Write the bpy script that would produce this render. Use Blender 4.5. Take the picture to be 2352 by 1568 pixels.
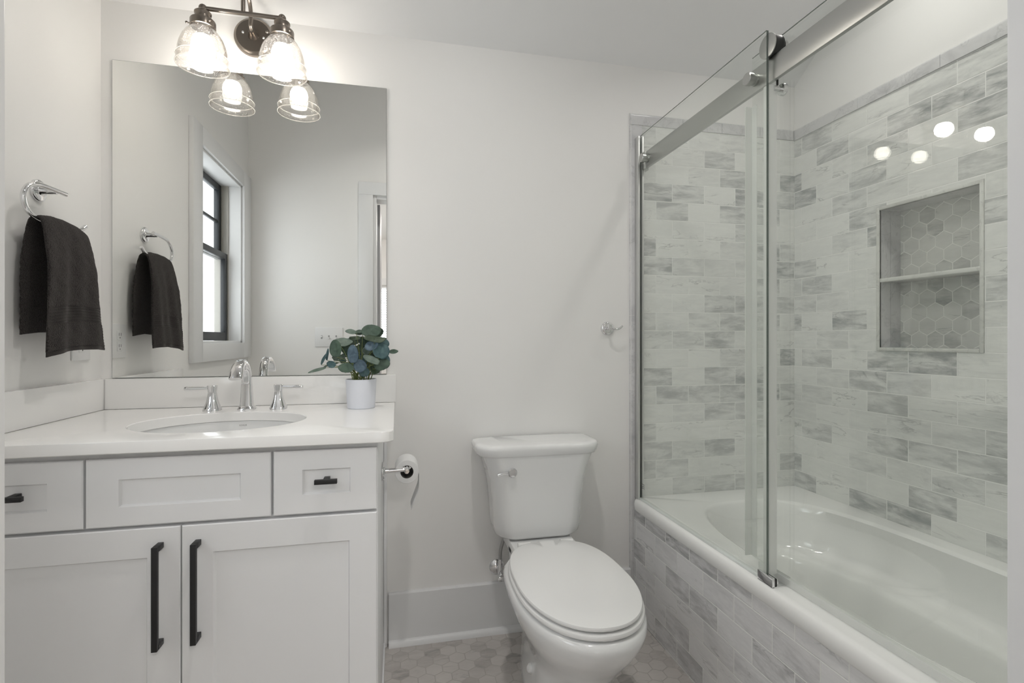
import bpy, bmesh, math, random
from mathutils import Vector, Matrix
for o in list(bpy.data.objects):
    bpy.data.objects.remove(o)
SC = bpy.context.scene
COL = SC.collection
R = math.radians
random.seed(7)

# ------------------------------------------------------------------ camera, sky, exposure
D = 1.95            # the back wall stands at Y = D, floor at Z = 0
XL, XR = -0.958, 1.735
CEIL = 2.258        # ceiling height at the back wall; it slopes up towards the door
SLOPE = 0.70
TOP = CEIL + SLOPE * 1.75
YF = 0.22           # inner face of the door wall
cam = bpy.data.cameras.new('camera')
co = bpy.data.objects.new('camera', cam)
COL.objects.link(co)
co.location = (0, 0, 1.13)
co.rotation_euler = (R(90), 0, R(-12.7))
cam.sensor_width = 36
cam.lens = 1172 / 2352 * 36
cam.shift_y = -4 / 2352
cam.clip_start = 0.02
SC.camera = co

SKY_STRENGTH = 4.5
BULB_STRENGTH = 64
DOWNLIGHT_POWER = 2.5
HALL_FILL_STRENGTH = 76.0
ROOM_FILL_POWER = 5.5
SC.view_settings.view_transform = 'Standard'
SC.view_settings.look = 'None'
SC.view_settings.gamma = 1
SC.view_settings.use_curve_mapping = False
SC.view_settings.exposure = 0.0
SC.cycles.max_bounces = 11
SC.cycles.diffuse_bounces = 6
SC.cycles.glossy_bounces = 7
SC.cycles.transparent_max_bounces = 32
SC.cycles.sample_clamp_indirect = 10
SC.cycles.caustics_reflective = True
SC.cycles.blur_glossy = 0.6
SC.cycles.caustics_refractive = False

w = bpy.data.worlds.new('sky')
SC.world = w
w.use_nodes = True
wn = w.node_tree.nodes
wn['Background'].inputs[0].default_value = (0.93, 0.97, 1.0, 1)
wn['Background'].inputs[1].default_value = SKY_STRENGTH


def portal(name, loc, rot, sx, sy):
    l = bpy.data.lights.new(name, 'AREA')
    l.shape = 'RECTANGLE'
    l.size, l.size_y = sx, sy
    l.cycles.is_portal = True
    o = bpy.data.objects.new(name, l)
    o.location, o.rotation_euler = loc, rot
    COL.objects.link(o)


portal('window_daylight', (XL - 0.16, 0.735, 1.60), (0, R(-90), 0), 1.0, 0.72)
portal('hall_window_daylight', (-0.05, -2.66, 1.30), (R(90), 0, 0), 1.1, 1.0)

# two recessed downlights in the sloping ceiling: one over the tub (it throws the rail's slanting
# shadow on the back wall), one added mid-room, out of view, as fill light
RECESSED = [((1.40, 1.30, CEIL + SLOPE * 0.65), DOWNLIGHT_POWER), ((0.22, 0.95, CEIL + SLOPE * 1.00), ROOM_FILL_POWER)]
for pos, power in RECESSED:
    dl = bpy.data.lights.new('recessed_lamp', 'AREA')
    dl.shape = 'DISK'
    dl.size = 0.10
    dl.spread = R(125)
    dl.energy = power
    dl.color = (1.0, 0.97, 0.93)
    dlo = bpy.data.objects.new('recessed_lamp', dl)
    dlo.location = (pos[0], pos[1] - 0.03, pos[2] - 0.05)
    COL.objects.link(dlo)


# ------------------------------------------------------------------ materials
def new_mat(name):
    m = bpy.data.materials.new(name)
    m.use_nodes = True
    nt = m.node_tree
    return m, nt, nt.nodes['Principled BSDF']


def pmat(name, col, rough=0.5, metal=0.0, coat=0.0, spec=0.5, bump=None, var=0.0):
    m, nt, p = new_mat(name)
    p.inputs['Base Color'].default_value = (*col, 1)
    p.inputs['Roughness'].default_value = rough
    p.inputs['Metallic'].default_value = metal
    p.inputs['Coat Weight'].default_value = coat
    p.inputs['Coat Roughness'].default_value = 0.03
    p.inputs['Specular IOR Level'].default_value = spec
    tc = nt.nodes.new('ShaderNodeTexCoord')
    if bump:
        n = nt.nodes.new('ShaderNodeTexNoise')
        n.inputs['Scale'].default_value = bump[0]
        n.inputs['Detail'].default_value = 3
        nt.links.new(tc.outputs['Object'], n.inputs['Vector'])
        b = nt.nodes.new('ShaderNodeBump')
        b.inputs['Strength'].default_value = bump[1]
        b.inputs['Distance'].default_value = bump[2]
        nt.links.new(n.outputs['Fac'], b.inputs['Height'])
        nt.links.new(b.outputs['Normal'], p.inputs['Normal'])
    if var:
        n = nt.nodes.new('ShaderNodeTexNoise')
        n.inputs['Scale'].default_value = 9
        n.inputs['Detail'].default_value = 5
        nt.links.new(tc.outputs['Object'], n.inputs['Vector'])
        mx = nt.nodes.new('ShaderNodeMix')
        mx.data_type = 'RGBA'
        mx.inputs['A'].default_value = (*[c * (1 - var) for c in col], 1)
        mx.inputs['B'].default_value = (*[min(1, c * (1 + var)) for c in col], 1)
        nt.links.new(n.outputs['Fac'], mx.inputs['Factor'])
        nt.links.new(mx.outputs['Result'], p.inputs['Base Color'])
    return m


class G:
    """small helper for wiring math nodes"""
    def __init__(s, nt):
        s.nt = nt

    def m(s, op, a, b=None, c=None):
        n = s.nt.nodes.new('ShaderNodeMath')
        n.operation = op
        for i, v in enumerate((a, b, c)):
            if v is None:
                continue
            if isinstance(v, (int, float)):
                n.inputs[i].default_value = v
            else:
                s.nt.links.new(v, n.inputs[i])
        return n.outputs[0]

    def xyz(s, x, y, z=0.0):
        n = s.nt.nodes.new('ShaderNodeCombineXYZ')
        for i, v in enumerate((x, y, z)):
            if isinstance(v, (int, float)):
                n.inputs[i].default_value = v
            else:
                s.nt.links.new(v, n.inputs[i])
        return n.outputs[0]

    def noise(s, vec, scale, detail=4, dist=0.0, rough=0.5):
        n = s.nt.nodes.new('ShaderNodeTexNoise')
        s.nt.links.new(vec, n.inputs['Vector'])
        n.inputs['Scale'].default_value = scale
        n.inputs['Detail'].default_value = detail
        n.inputs['Distortion'].default_value = dist
        n.inputs['Roughness'].default_value = rough
        return n.outputs['Fac']

    def ramp(s, fac, stops):
        n = s.nt.nodes.new('ShaderNodeValToRGB')
        e = n.color_ramp.elements
        while len(e) < len(stops):
            e.new(0.5)
        for el, (p, c) in zip(e, stops):
            el.position = p
            el.color = (*c, 1) if len(c) == 3 else c
        s.nt.links.new(fac, n.inputs['Fac'])
        return n.outputs['Color']

    def mix(s, f, a, b, mode='MIX'):
        n = s.nt.nodes.new('ShaderNodeMix')
        n.data_type = 'RGBA'
        n.blend_type = mode
        for k, v in (('Factor', f), ('A', a), ('B', b)):
            if isinstance(v, (int, float)):
                n.inputs[k].default_value = v
            elif isinstance(v, tuple):
                n.inputs[k].default_value = (*v, 1)
            else:
                s.nt.links.new(v, n.inputs[k])
        return n.outputs['Result']

    def sstep(s, v, lo, hi):
        n = s.nt.nodes.new('ShaderNodeMapRange')
        n.interpolation_type = 'SMOOTHSTEP'
        s.nt.links.new(v, n.inputs['Value'])
        n.inputs['From Min'].default_value = lo
        n.inputs['From Max'].default_value = hi
        return n.outputs['Result']


def stone(g, u, v, rid, rcol, base, dark, veinc, tone):
    """marble face of one tile: own offset, own tone, diagonal clouds and thin dark veins"""
    nt = g.nt
    off = nt.nodes.new('ShaderNodeVectorMath')
    off.operation = 'MULTIPLY_ADD'
    nt.links.new(rcol, off.inputs[0])
    off.inputs[1].default_value = (37, 53, 29)
    nt.links.new(g.xyz(u, v, 0.0), off.inputs[2])
    mp = nt.nodes.new('ShaderNodeMapping')
    mp.inputs['Rotation'].default_value = (0, 0, R(-33))
    mp.inputs['Scale'].default_value = (0.5, 2.0, 1)
    nt.links.new(off.outputs[0], mp.inputs['Vector'])
    P = mp.outputs[0]
    cloud = g.noise(P, 15, 6, 0.5, 0.62)
    vn = g.noise(P, 7, 5, 0.7, 0.6)
    vein = g.m('SUBTRACT', 1.0, g.sstep(g.m('ABSOLUTE', g.m('SUBTRACT', vn, 0.5)), 0.0, 0.02))
    gate = g.sstep(g.noise(P, 7, 2), 0.47, 0.66)
    fine = g.noise(P, 48, 7, 0.4, 0.7)
    t = g.ramp(rid, tone)
    ts = nt.nodes.new('ShaderNodeSeparateColor')
    nt.links.new(t, ts.inputs[0])
    k = g.m('MULTIPLY', ts.outputs[0], g.m('MULTIPLY_ADD', g.sstep(cloud, 0.34, 0.68), 0.8, 0.2))
    k = g.m('ADD', k, g.m('MULTIPLY', g.m('SUBTRACT', fine, 0.5), g.m('MULTIPLY_ADD', ts.outputs[0], 0.75, 0.18)))
    c = g.mix(k, base, dark)
    return g.mix(g.m('MULTIPLY', g.m('MULTIPLY', vein, gate), 0.42), c, veinc)


def finish_tile(g, p, c, mask, groutc, rough):
    col = g.mix(mask, groutc, c)
    g.nt.links.new(col, p.inputs['Base Color'])
    rr = g.m('MULTIPLY_ADD', mask, rough - 0.6, 0.6)
    g.nt.links.new(rr, p.inputs['Roughness'])
    b = g.nt.nodes.new('ShaderNodeBump')
    b.inputs['Strength'].default_value = 0.6
    b.inputs['Distance'].default_value = 0.0012
    g.nt.links.new(mask, b.inputs['Height'])
    g.nt.links.new(b.outputs[0], p.inputs['Normal'])


TONE = [(0.0, (0.06,) * 3), (0.45, (0.22,) * 3), (0.62, (0.5,) * 3), (0.82, (0.78,) * 3), (1.0, (1.0,) * 3)]
BASE = (0.83, 0.84, 0.815)
DARK = (0.34, 0.355, 0.355)
VEIN = (0.17, 0.18, 0.185)


def brick_mat(name, au, u0, pw, v0, ph, seed, base=BASE, dark=DARK):
    m, nt, p = new_mat(name)
    g = G(nt)
    tc = nt.nodes.new('ShaderNodeTexCoord')
    sp = nt.nodes.new('ShaderNodeSeparateXYZ')
    nt.links.new(tc.outputs['Object'], sp.inputs[0])
    U, V = sp.outputs[au], sp.outputs[2]
    v = g.m('DIVIDE', g.m('SUBTRACT', V, v0), ph)
    row = g.m('FLOOR', v)
    fv = g.m('SUBTRACT', v, row)
    u = g.m('ADD', g.m('DIVIDE', g.m('SUBTRACT', U, u0), pw), g.m('MULTIPLY', g.m('FLOORED_MODULO', row, 2.0), 0.5))
    cl = g.m('FLOOR', u)
    fu = g.m('SUBTRACT', u, cl)
    du = g.m('MULTIPLY', g.m('MINIMUM', fu, g.m('SUBTRACT', 1.0, fu)), pw)
    dv = g.m('MULTIPLY', g.m('MINIMUM', fv, g.m('SUBTRACT', 1.0, fv)), ph)
    mask = g.sstep(g.m('MINIMUM', du, dv), 0.0011, 0.0021)
    wnz = nt.nodes.new('ShaderNodeTexWhiteNoise')
    wnz.noise_dimensions = '3D'
    nt.links.new(g.xyz(cl, row, float(seed)), wnz.inputs['Vector'])
    c = stone(g, U, V, wnz.outputs['Value'], wnz.outputs['Color'], base, dark, VEIN, TONE)
    finish_tile(g, p, c, mask, (0.86, 0.865, 0.845), 0.16)
    return m


def hex_mat(name, au, av, size, seed, u0, v0, base, dark, grout, rough):
    m, nt, p = new_mat(name)
    g = G(nt)
    tc = nt.nodes.new('ShaderNodeTexCoord')
    sp = nt.nodes.new('ShaderNodeSeparateXYZ')
    nt.links.new(tc.outputs['Object'], sp.inputs[0])
    U, V = sp.outputs[au], sp.outputs[av]
    x = g.m('DIVIDE', g.m('SUBTRACT', U, u0), size)
    y = g.m('DIVIDE', g.m('SUBTRACT', V, v0), size)
    q = math.sqrt(3)
    ax = g.m('SUBTRACT', g.m('FLOORED_MODULO', x, 1.0), 0.5)
    ay = g.m('SUBTRACT', g.m('FLOORED_MODULO', y, q), q / 2)
    bx = g.m('SUBTRACT', g.m('FLOORED_MODULO', g.m('SUBTRACT', x, 0.5), 1.0), 0.5)
    by = g.m('SUBTRACT', g.m('FLOORED_MODULO', g.m('SUBTRACT', y, q / 2), q), q / 2)
    la = g.m('ADD', g.m('MULTIPLY', ax, ax), g.m('MULTIPLY', ay, ay))
    lb = g.m('ADD', g.m('MULTIPLY', bx, bx), g.m('MULTIPLY', by, by))
    s = g.m('LESS_THAN', la, lb)
    gx = g.m('ADD', bx, g.m('MULTIPLY', s, g.m('SUBTRACT', ax, bx)))
    gy = g.m('ADD', by, g.m('MULTIPLY', s, g.m('SUBTRACT', ay, by)))
    hx, hy = g.m('ABSOLUTE', gx), g.m('ABSOLUTE', gy)
    dd = g.m('SUBTRACT', 0.5, g.m('MAXIMUM', hx, g.m('ADD', g.m('MULTIPLY', hx, 0.5), g.m('MULTIPLY', hy, q / 2))))
    mask = g.sstep(dd, 0.016, 0.036)
    ix = g.m('ROUND', g.m('MULTIPLY', g.m('SUBTRACT', x, gx), 2.0))
    iy = g.m('ROUND', g.m('MULTIPLY', g.m('SUBTRACT', y, gy), 2.0))
    wnz = nt.nodes.new('ShaderNodeTexWhiteNoise')
    wnz.noise_dimensions = '3D'
    nt.links.new(g.xyz(ix, iy, float(seed)), wnz.inputs['Vector'])
    tone = [(0.0, (0.08,) * 3), (0.6, (0.25,) * 3), (0.8, (0.45,) * 3), (0.93, (0.8,) * 3), (1.0, (1.0,) * 3)]
    c = stone(g, U, V, wnz.outputs['Value'], wnz.outputs['Color'], base, dark, VEIN, tone)
    finish_tile(g, p, c, mask, grout, rough)
    return m


def schlick_cos(g):
    ge = g.nt.nodes.new('ShaderNodeNewGeometry')
    d = g.nt.nodes.new('ShaderNodeVectorMath')
    d.operation = 'DOT_PRODUCT'
    g.nt.links.new(ge.outputs['Normal'], d.inputs[0])
    g.nt.links.new(ge.outputs['Incoming'], d.inputs[1])
    return g.m('ABSOLUTE', d.outputs['Value'])


def schlick(g, f0=0.04):
    ge = g.nt.nodes.new('ShaderNodeNewGeometry')
    d = g.nt.nodes.new('ShaderNodeVectorMath')
    d.operation = 'DOT_PRODUCT'
    g.nt.links.new(ge.outputs['Normal'], d.inputs[0])
    g.nt.links.new(ge.outputs['Incoming'], d.inputs[1])
    c = g.m('ABSOLUTE', d.outputs['Value'])
    k = g.m('POWER', g.m('SUBTRACT', 1.0, c), 5.0)
    return g.m('MULTIPLY_ADD', k, 1 - f0, f0)


def glass_mat(name, tint, f0=0.04, haze=0.0, hazecol=(0.9, 0.9, 0.9), seeds=False):
    m = bpy.data.materials.new(name)
    m.use_nodes = True
    nt = m.node_tree
    nt.nodes.clear()
    g = G(nt)
    out = nt.nodes.new('ShaderNodeOutputMaterial')
    tr = nt.nodes.new('ShaderNodeBsdfTransparent')
    tr.inputs[0].default_value = (*tint, 1)
    gl = nt.nodes.new('ShaderNodeBsdfGlossy')
    gl.inputs['Roughness'].default_value = 0.0
    gl.inputs['Color'].default_value = (1, 1, 1, 1)
    mx = nt.nodes.new('ShaderNodeMixShader')
    nt.links.new(schlick(g, f0), mx.inputs[0])
    if seeds:
        k = g.m('POWER', g.m('SUBTRACT', 1.0, g.m('SUBTRACT', schlick_cos(g), 0.0)), 3.0)
        nt.links.new(g.mix(k, tint, tuple(t ** 7 for t in tint)), tr.inputs[0])
    body = tr.outputs[0]
    hz = haze
    if seeds:
        tc = nt.nodes.new('ShaderNodeTexCoord')
        vo = nt.nodes.new('ShaderNodeTexVoronoi')
        vo.inputs['Scale'].default_value = 210
        nt.links.new(tc.outputs['Object'], vo.inputs['Vector'])
        n = g.noise(tc.outputs['Object'], 60, 2)
        dot = g.m('SUBTRACT', 1.0, g.sstep(vo.outputs['Distance'], 0.14, 0.24))
        dot = g.m('MULTIPLY', dot, g.sstep(n, 0.36, 0.5))
        hz = g.m('MULTIPLY_ADD', dot, 0.5, haze)
    if haze or seeds:
        df = nt.nodes.new('ShaderNodeBsdfDiffuse')
        df.inputs[0].default_value = (*hazecol, 1)
        tl = nt.nodes.new('ShaderNodeBsdfTranslucent')
        tl.inputs[0].default_value = (*hazecol, 1)
        h0 = nt.nodes.new('ShaderNodeMixShader')
        h0.inputs[0].default_value = 0.5
        nt.links.new(df.outputs[0], h0.inputs[1])
        nt.links.new(tl.outputs[0], h0.inputs[2])
        h = nt.nodes.new('ShaderNodeMixShader')
        if isinstance(hz, float):
            h.inputs[0].default_value = hz
        else:
            nt.links.new(hz, h.inputs[0])
        nt.links.new(tr.outputs[0], h.inputs[1])
        nt.links.new(h0.outputs[0], h.inputs[2])
        body = h.outputs[0]
    nt.links.new(body, mx.inputs[1])
    nt.links.new(gl.outputs[0], mx.inputs[2])
    nt.links.new(mx.outputs[0], out.inputs[0])
    return m


def emit_mat(name, col, st):
    m = bpy.data.materials.new(name)
    m.use_nodes = True
    nt = m.node_tree
    nt.nodes.clear()
    e = nt.nodes.new('ShaderNodeEmission')
    e.inputs[0].default_value = (*col, 1)
    e.inputs[1].default_value = st
    o = nt.nodes.new('ShaderNodeOutputMaterial')
    nt.links.new(e.outputs[0], o.inputs[0])
    return m


M = {}
M['wall'] = pmat('wall_paint', (0.85, 0.842, 0.828), 0.55, bump=(260, 0.06, 0.001))
M['ceil'] = pmat('ceiling_paint', (0.83, 0.83, 0.83), 0.8, bump=(200, 0.05, 0.001))
M['trim'] = pmat('trim_paint', (0.78, 0.785, 0.79), 0.35)
M['cab'] = pmat('cabinet_paint', (0.82, 0.825, 0.835), 0.38)
M['gap'] = pmat('cabinet_reveal', (0.5, 0.5, 0.51), 0.6)
M['quartz'] = pmat('white_quartz', (0.88, 0.875, 0.865), 0.12, var=0.015)
M['porc'] = pmat('white_porcelain', (0.82, 0.825, 0.825), 0.12, coat=0.6)
M['seat'] = pmat('toilet_seat_plastic', (0.83, 0.83, 0.825), 0.22, coat=0.2)
M['tub'] = pmat('tub_enamel', (0.89, 0.895, 0.88), 0.12, coat=0.5)
M['chrome'] = pmat('chrome', (0.78, 0.78, 0.79), 0.04, metal=1)
M['steel'] = pmat('brushed_steel', (0.50, 0.505, 0.49), 0.3, metal=1)
M['nickel'] = pmat('aged_nickel', (0.27, 0.235, 0.205), 0.28, metal=1)
M['black'] = pmat('matte_black', (0.012, 0.012, 0.013), 0.45)
M['rubber'] = pmat('black_rubber', (0.015, 0.015, 0.015), 0.4)
M['mirror'] = pmat('mirror_silver', (0.86, 0.865, 0.85), 0.0, metal=1)
M['mirror_edge'] = pmat('mirror_edge', (0.30, 0.32, 0.31), 0.3)
M['paper'] = pmat('tissue_paper', (0.82, 0.82, 0.82), 0.9, bump=(420, 0.3, 0.001))
M['core'] = pmat('cardboard_core', (0.09, 0.085, 0.08), 0.9)
M['plastic'] = pmat('white_plastic', (0.80, 0.80, 0.80), 0.3)
M['slot'] = pmat('dark_slot', (0.06, 0.06, 0.06), 0.6)
M['pot'] = pmat('pot_glaze', (0.72, 0.74, 0.80), 0.5)
M['soil'] = pmat('potting_foam', (0.03, 0.033, 0.03), 0.95, bump=(300, 0.8, 0.004))
M['sash'] = pmat('black_sash', (0.022, 0.025, 0.028), 0.4)
M['liner'] = pmat('jamb_liner', (0.36, 0.345, 0.31), 0.5)
M['blind'] = pmat('blind_slat', (0.75, 0.75, 0.75), 0.5)
M['hose'] = pmat('braided_hose', (0.45, 0.45, 0.45), 0.35, metal=1, bump=(900, 0.6, 0.001))
M['grey'] = pmat('grey_ink', (0.33, 0.33, 0.33), 0.5)
M['marble_trim'] = None
M['fence'] = pmat('fence_wood', (0.045, 0.06, 0.072), 0.8, var=0.25)
M['pane'] = glass_mat('window_pane', (0.985, 0.99, 0.99))
M['shower_glass'] = glass_mat('shower_glass', (0.974, 0.984, 0.974), 0.042)
M['glass_edge'] = pmat('glass_edge', (0.20, 0.23, 0.215), 0.12, metal=0.6)
M['channel'] = pmat('satin_channel', (0.66, 0.665, 0.655), 0.42, metal=1)
M['seal'] = glass_mat('clear_vinyl', (0.96, 0.965, 0.96), 0.04, 0.62, (0.93, 0.94, 0.925))
M['shade'] = glass_mat('seeded_glass', (0.885, 0.877, 0.865), 0.05, 0.02, (0.92, 0.90, 0.88), True)
M['bulb_base'] = pmat('bulb_base_plastic', (0.22, 0.215, 0.21), 0.5)
M['rim'] = glass_mat('glass_rim', (0.93, 0.925, 0.91), 0.08, 0.30, (0.95, 0.94, 0.92))
M['bulb'] = emit_mat('lit_bulb', (1.0, 0.955, 0.89), BULB_STRENGTH)
M['hall_fill'] = emit_mat('hall_fill_glow', (1.0, 0.96, 0.92), HALL_FILL_STRENGTH)
M['downlight'] = emit_mat('downlight_glow', (1.0, 0.96, 0.9), 12)

ROWH = 0.0770
ROWZ = 0.552 - ROWH * 8
M['tile_back'] = brick_mat('marble_subway_back', 0, 1.053, 0.1498, ROWZ, ROWH, 3)
M['tile_right'] = brick_mat('marble_subway_right', 1, 1.9, 0.1588, ROWZ, ROWH, 11)
M['tile_apron'] = brick_mat('marble_subway_apron', 1, 1.765, 0.1545, 0.0055, ROWH, 23, (0.82, 0.82, 0.825), (0.34, 0.34, 0.35))
M['hex_floor'] = hex_mat('marble_hex_floor', 0, 1, 0.0563, 5, 0.012, 0.01, (0.58, 0.55, 0.525), (0.29, 0.27, 0.255), (0.47, 0.445, 0.42), 0.4)
M['hex_niche'] = hex_mat('marble_hex_niche', 1, 2, 0.0563, 9, 1.433, 1.178, (0.68, 0.69, 0.66), (0.36, 0.37, 0.36), (0.84, 0.845, 0.81), 0.2)


def marble_mat(name, base, dark, scale=1.0):
    m, nt, p = new_mat(name)
    g = G(nt)
    tc = nt.nodes.new('ShaderNodeTexCoord')
    mp = nt.nodes.new('ShaderNodeMapping')
    mp.inputs['Rotation'].default_value = (R(30), R(25), R(33))
    mp.inputs['Scale'].default_value = (scale, scale, scale)
    nt.links.new(tc.outputs['Object'], mp.inputs[0])
    cl = g.noise(mp.outputs[0], 7, 5, 0.8, 0.6)
    c = g.mix(g.m('MULTIPLY', g.sstep(cl, 0.42, 0.75), 0.7), base, dark)
    vn = g.noise(mp.outputs[0], 8, 6, 1.5, 0.62)
    v = g.m('SUBTRACT', 1.0, g.sstep(g.m('ABSOLUTE', g.m('SUBTRACT', vn, 0.5)), 0.0, 0.02))
    c = g.mix(g.m('MULTIPLY', v, 0.2), c, VEIN)
    nt.links.new(c, p.inputs['Base Color'])
    p.inputs['Roughness'].default_value = 0.18
    return m


M['marble_trim'] = marble_mat('marble_edge_trim', (0.66, 0.66, 0.665), (0.40, 0.40, 0.415))
M['marble_light'] = marble_mat('marble_white_trim', (0.70, 0.71, 0.68), (0.5, 0.5, 0.48))


def towel_mat(name, base, scale, dist, strength):
    m, nt, p = new_mat(name)
    g = G(nt)
    tc = nt.nodes.new('ShaderNodeTexCoord')
    n = g.noise(tc.outputs['Object'], scale, 3, 0.4)
    b = nt.nodes.new('ShaderNodeBump')
    b.inputs['Strength'].default_value = strength
    b.inputs['Distance'].default_value = dist
    nt.links.new(n, b.inputs['Height'])
    nt.links.new(b.outputs[0], p.inputs['Normal'])
    nt.links.new(g.mix(g.sstep(n, 0.35, 0.65), tuple(c * 0.45 for c in base), tuple(c * 1.5 for c in base)), p.inputs['Base Color'])
    p.inputs['Roughness'].default_value = 0.95
    p.inputs['Specular IOR Level'].default_value = 0.15
    p.inputs['Sheen Weight'].default_value = 0.25
    p.inputs['Sheen Tint'].default_value = (0.5, 0.46, 0.44, 1)
    return m


M['terry'] = towel_mat('charcoal_terry', (0.030, 0.027, 0.026), 430, 0.004, 1.0)
M['band'] = towel_mat('charcoal_woven_band', (0.034, 0.031, 0.030), 900, 0.001, 0.4)


def leaf_mat(name, a, b):
    m, nt, p = new_mat(name)
    g = G(nt)
    tc = nt.nodes.new('ShaderNodeTexCoord')
    n = g.noise(tc.outputs['Object'], 55, 5, 0.6)
    nt.links.new(g.mix(g.sstep(n, 0.3, 0.7), a, b), p.inputs['Base Color'])
    p.inputs['Roughness'].default_value = 0.5
    bu = nt.nodes.new('ShaderNodeBump')
    bu.inputs['Strength'].default_value = 0.4
    bu.inputs['Distance'].default_value = 0.002
    nt.links.new(n, bu.inputs['Height'])
    nt.links.new(bu.outputs[0], p.inputs['Normal'])
    return m


M['leaf_green'] = leaf_mat('leaf_green', (0.030, 0.062, 0.042), (0.060, 0.105, 0.072))
M['leaf_dark'] = leaf_mat('leaf_dark', (0.022, 0.045, 0.022), (0.045, 0.075, 0.04))
M['leaf_teal'] = leaf_mat('leaf_teal', (0.035, 0.085, 0.095), (0.07, 0.135, 0.14))
M['leaf_blue'] = leaf_mat('leaf_blue', (0.035, 0.07, 0.10), (0.09, 0.145, 0.19))
M['leaf_pale'] = leaf_mat('leaf_pale', (0.075, 0.115, 0.09), (0.135, 0.185, 0.15))
M['stem'] = pmat('leaf_stem', (0.13, 0.17, 0.045), 0.5)

# ------------------------------------------------------------------ mesh helpers
ORG = {}


def obj(name, bm, mat, parent=None, loc=None, smooth=True, angle=38):
    bmesh.ops.recalc_face_normals(bm, faces=bm.faces[:])
    o0 = ORG[parent.name] if parent else (Vector(loc) if loc else Vector((0, 0, 0)))
    if o0.length > 0:
        bmesh.ops.translate(bm, vec=-o0, verts=bm.verts[:])
    me = bpy.data.meshes.new(name)
    bm.to_mesh(me)
    bm.free()
    for mm in (mat if isinstance(mat, (list, tuple)) else [mat]):
        me.materials.append(mm)
    if smooth:
        me.shade_smooth()
        me.set_sharp_from_angle(angle=R(angle))
    o = bpy.data.objects.new(name, me)
    COL.objects.link(o)
    if parent:
        o.parent = parent
    else:
        o.location = o0
    ORG[o.name] = o0.copy()
    return o


def thing(name, loc, label, cat, group=None):
    o = bpy.data.objects.new(name, None)
    o.empty_display_size = 0.05
    COL.objects.link(o)
    o.location = loc
    ORG[o.name] = Vector(loc)
    tag(o, label, cat, group)
    return o


def tag(o, label, cat, group=None):
    o['label'] = label
    o['category'] = cat
    if group:
        o['group'] = group
    return o


def struct(o, label=None, cat=None):
    o['kind'] = 'structure'
    if label:
        o['label'] = label
    if cat:
        o['category'] = cat
    return o


def NB():
    return bmesh.new()


def box(bm, a, b, bev=0.0, seg=2):
    t = bmesh.new()
    bmesh.ops.create_cube(t, size=1)
    a, b = Vector(a), Vector(b)
    c, s = (a + b) / 2, (b - a)
    for v in t.verts:
        v.co = Vector((v.co.x * s.x, v.co.y * s.y, v.co.z * s.z)) + c
    if bev > 0:
        bmesh.ops.bevel(t, geom=t.edges[:], offset=bev, segments=seg, profile=0.5, affect='EDGES', clamp_overlap=True)
    merge(bm, t)
    return bm


def merge(bm, t):
    me = bpy.data.meshes.new('tmp')
    t.to_mesh(me)
    t.free()
    bm.from_mesh(me)
    bpy.data.meshes.remove(me)


def frame_of(d):
    d = d.normalized()
    up = Vector((0, 0, 1)) if abs(d.z) < 0.95 else Vector((0, 1, 0))
    x = up.cross(d).normalized()
    return x, d.cross(x).normalized()


def tube(bm, pts, r, n=14, cap=True):
    pts = [Vector(p) for p in pts]
    rs = r if isinstance(r, (list, tuple)) else [r] * len(pts)
    rings = []
    px = None
    for i, p in enumerate(pts):
        d = (pts[min(i + 1, len(pts) - 1)] - pts[max(i - 1, 0)])
        d.normalize()
        if px is None:
            px, py = frame_of(d)
        else:
            px = (px - d * px.dot(d)).normalized()
            py = d.cross(px)
        rings.append([bm.verts.new(p + (px * math.cos(2 * math.pi * k / n) + py * math.sin(2 * math.pi * k / n)) * rs[i]) for k in range(n)])
    skin(bm, rings, cap)
    return bm


def skin(bm, rings, cap=True, closed=True):
    n = len(rings[0])
    for a, b in zip(rings, rings[1:]):
        for k in range(n if closed else n - 1):
            bm.faces.new((a[k], a[(k + 1) % n], b[(k + 1) % n], b[k]))
    if cap:
        bm.faces.new(rings[0][::-1])
        bm.faces.new(rings[-1])


def loft(bm, rings, cap=True):
    rr = [[bm.verts.new(p) for p in ring] for ring in rings]
    skin(bm, rr, cap)
    return bm


def cyl(bm, a, b, r, n=28, r2=None):
    a, b = Vector(a), Vector(b)
    x, y = frame_of(b - a)
    r2 = r if r2 is None else r2
    loft(bm, [[p + (x * math.cos(2 * math.pi * k / n) + y * math.sin(2 * math.pi * k / n)) * q for k in range(n)] for p, q in ((a, r), (b, r2))])
    return bm


def lathe(bm, base, axis, prof, n=40, cap=True):
    """prof: (distance along axis, radius)"""
    base, axis = Vector(base), Vector(axis).normalized()
    x, y = frame_of(axis)
    loft(bm, [[base + axis * h + (x * math.cos(2 * math.pi * k / n) + y * math.sin(2 * math.pi * k / n)) * max(q, 1e-5) for k in range(n)] for h, q in prof], cap)
    return bm


def ball(bm, c, r, n=24):
    t = bmesh.new()
    bmesh.ops.create_uvsphere(t, u_segments=n, v_segments=n // 2, radius=r)
    bmesh.ops.translate(t, vec=Vector(c), verts=t.verts[:])
    merge(bm, t)
    return bm


def smooth_path(pts, sub=6):
    P = [Vector(p) for p in pts]
    out = []
    for i in range(len(P) - 1):
        p0, p1, p2, p3 = P[max(i - 1, 0)], P[i], P[i + 1], P[min(i + 2, len(P) - 1)]
        for k in range(sub):
            t = k / sub
            out.append(0.5 * ((2 * p1) + (p2 - p0) * t + (2 * p0 - 5 * p1 + 4 * p2 - p3) * t * t + (3 * p1 - p0 - 3 * p2 + p3) * t ** 3))
    out.append(P[-1])
    return out


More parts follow.
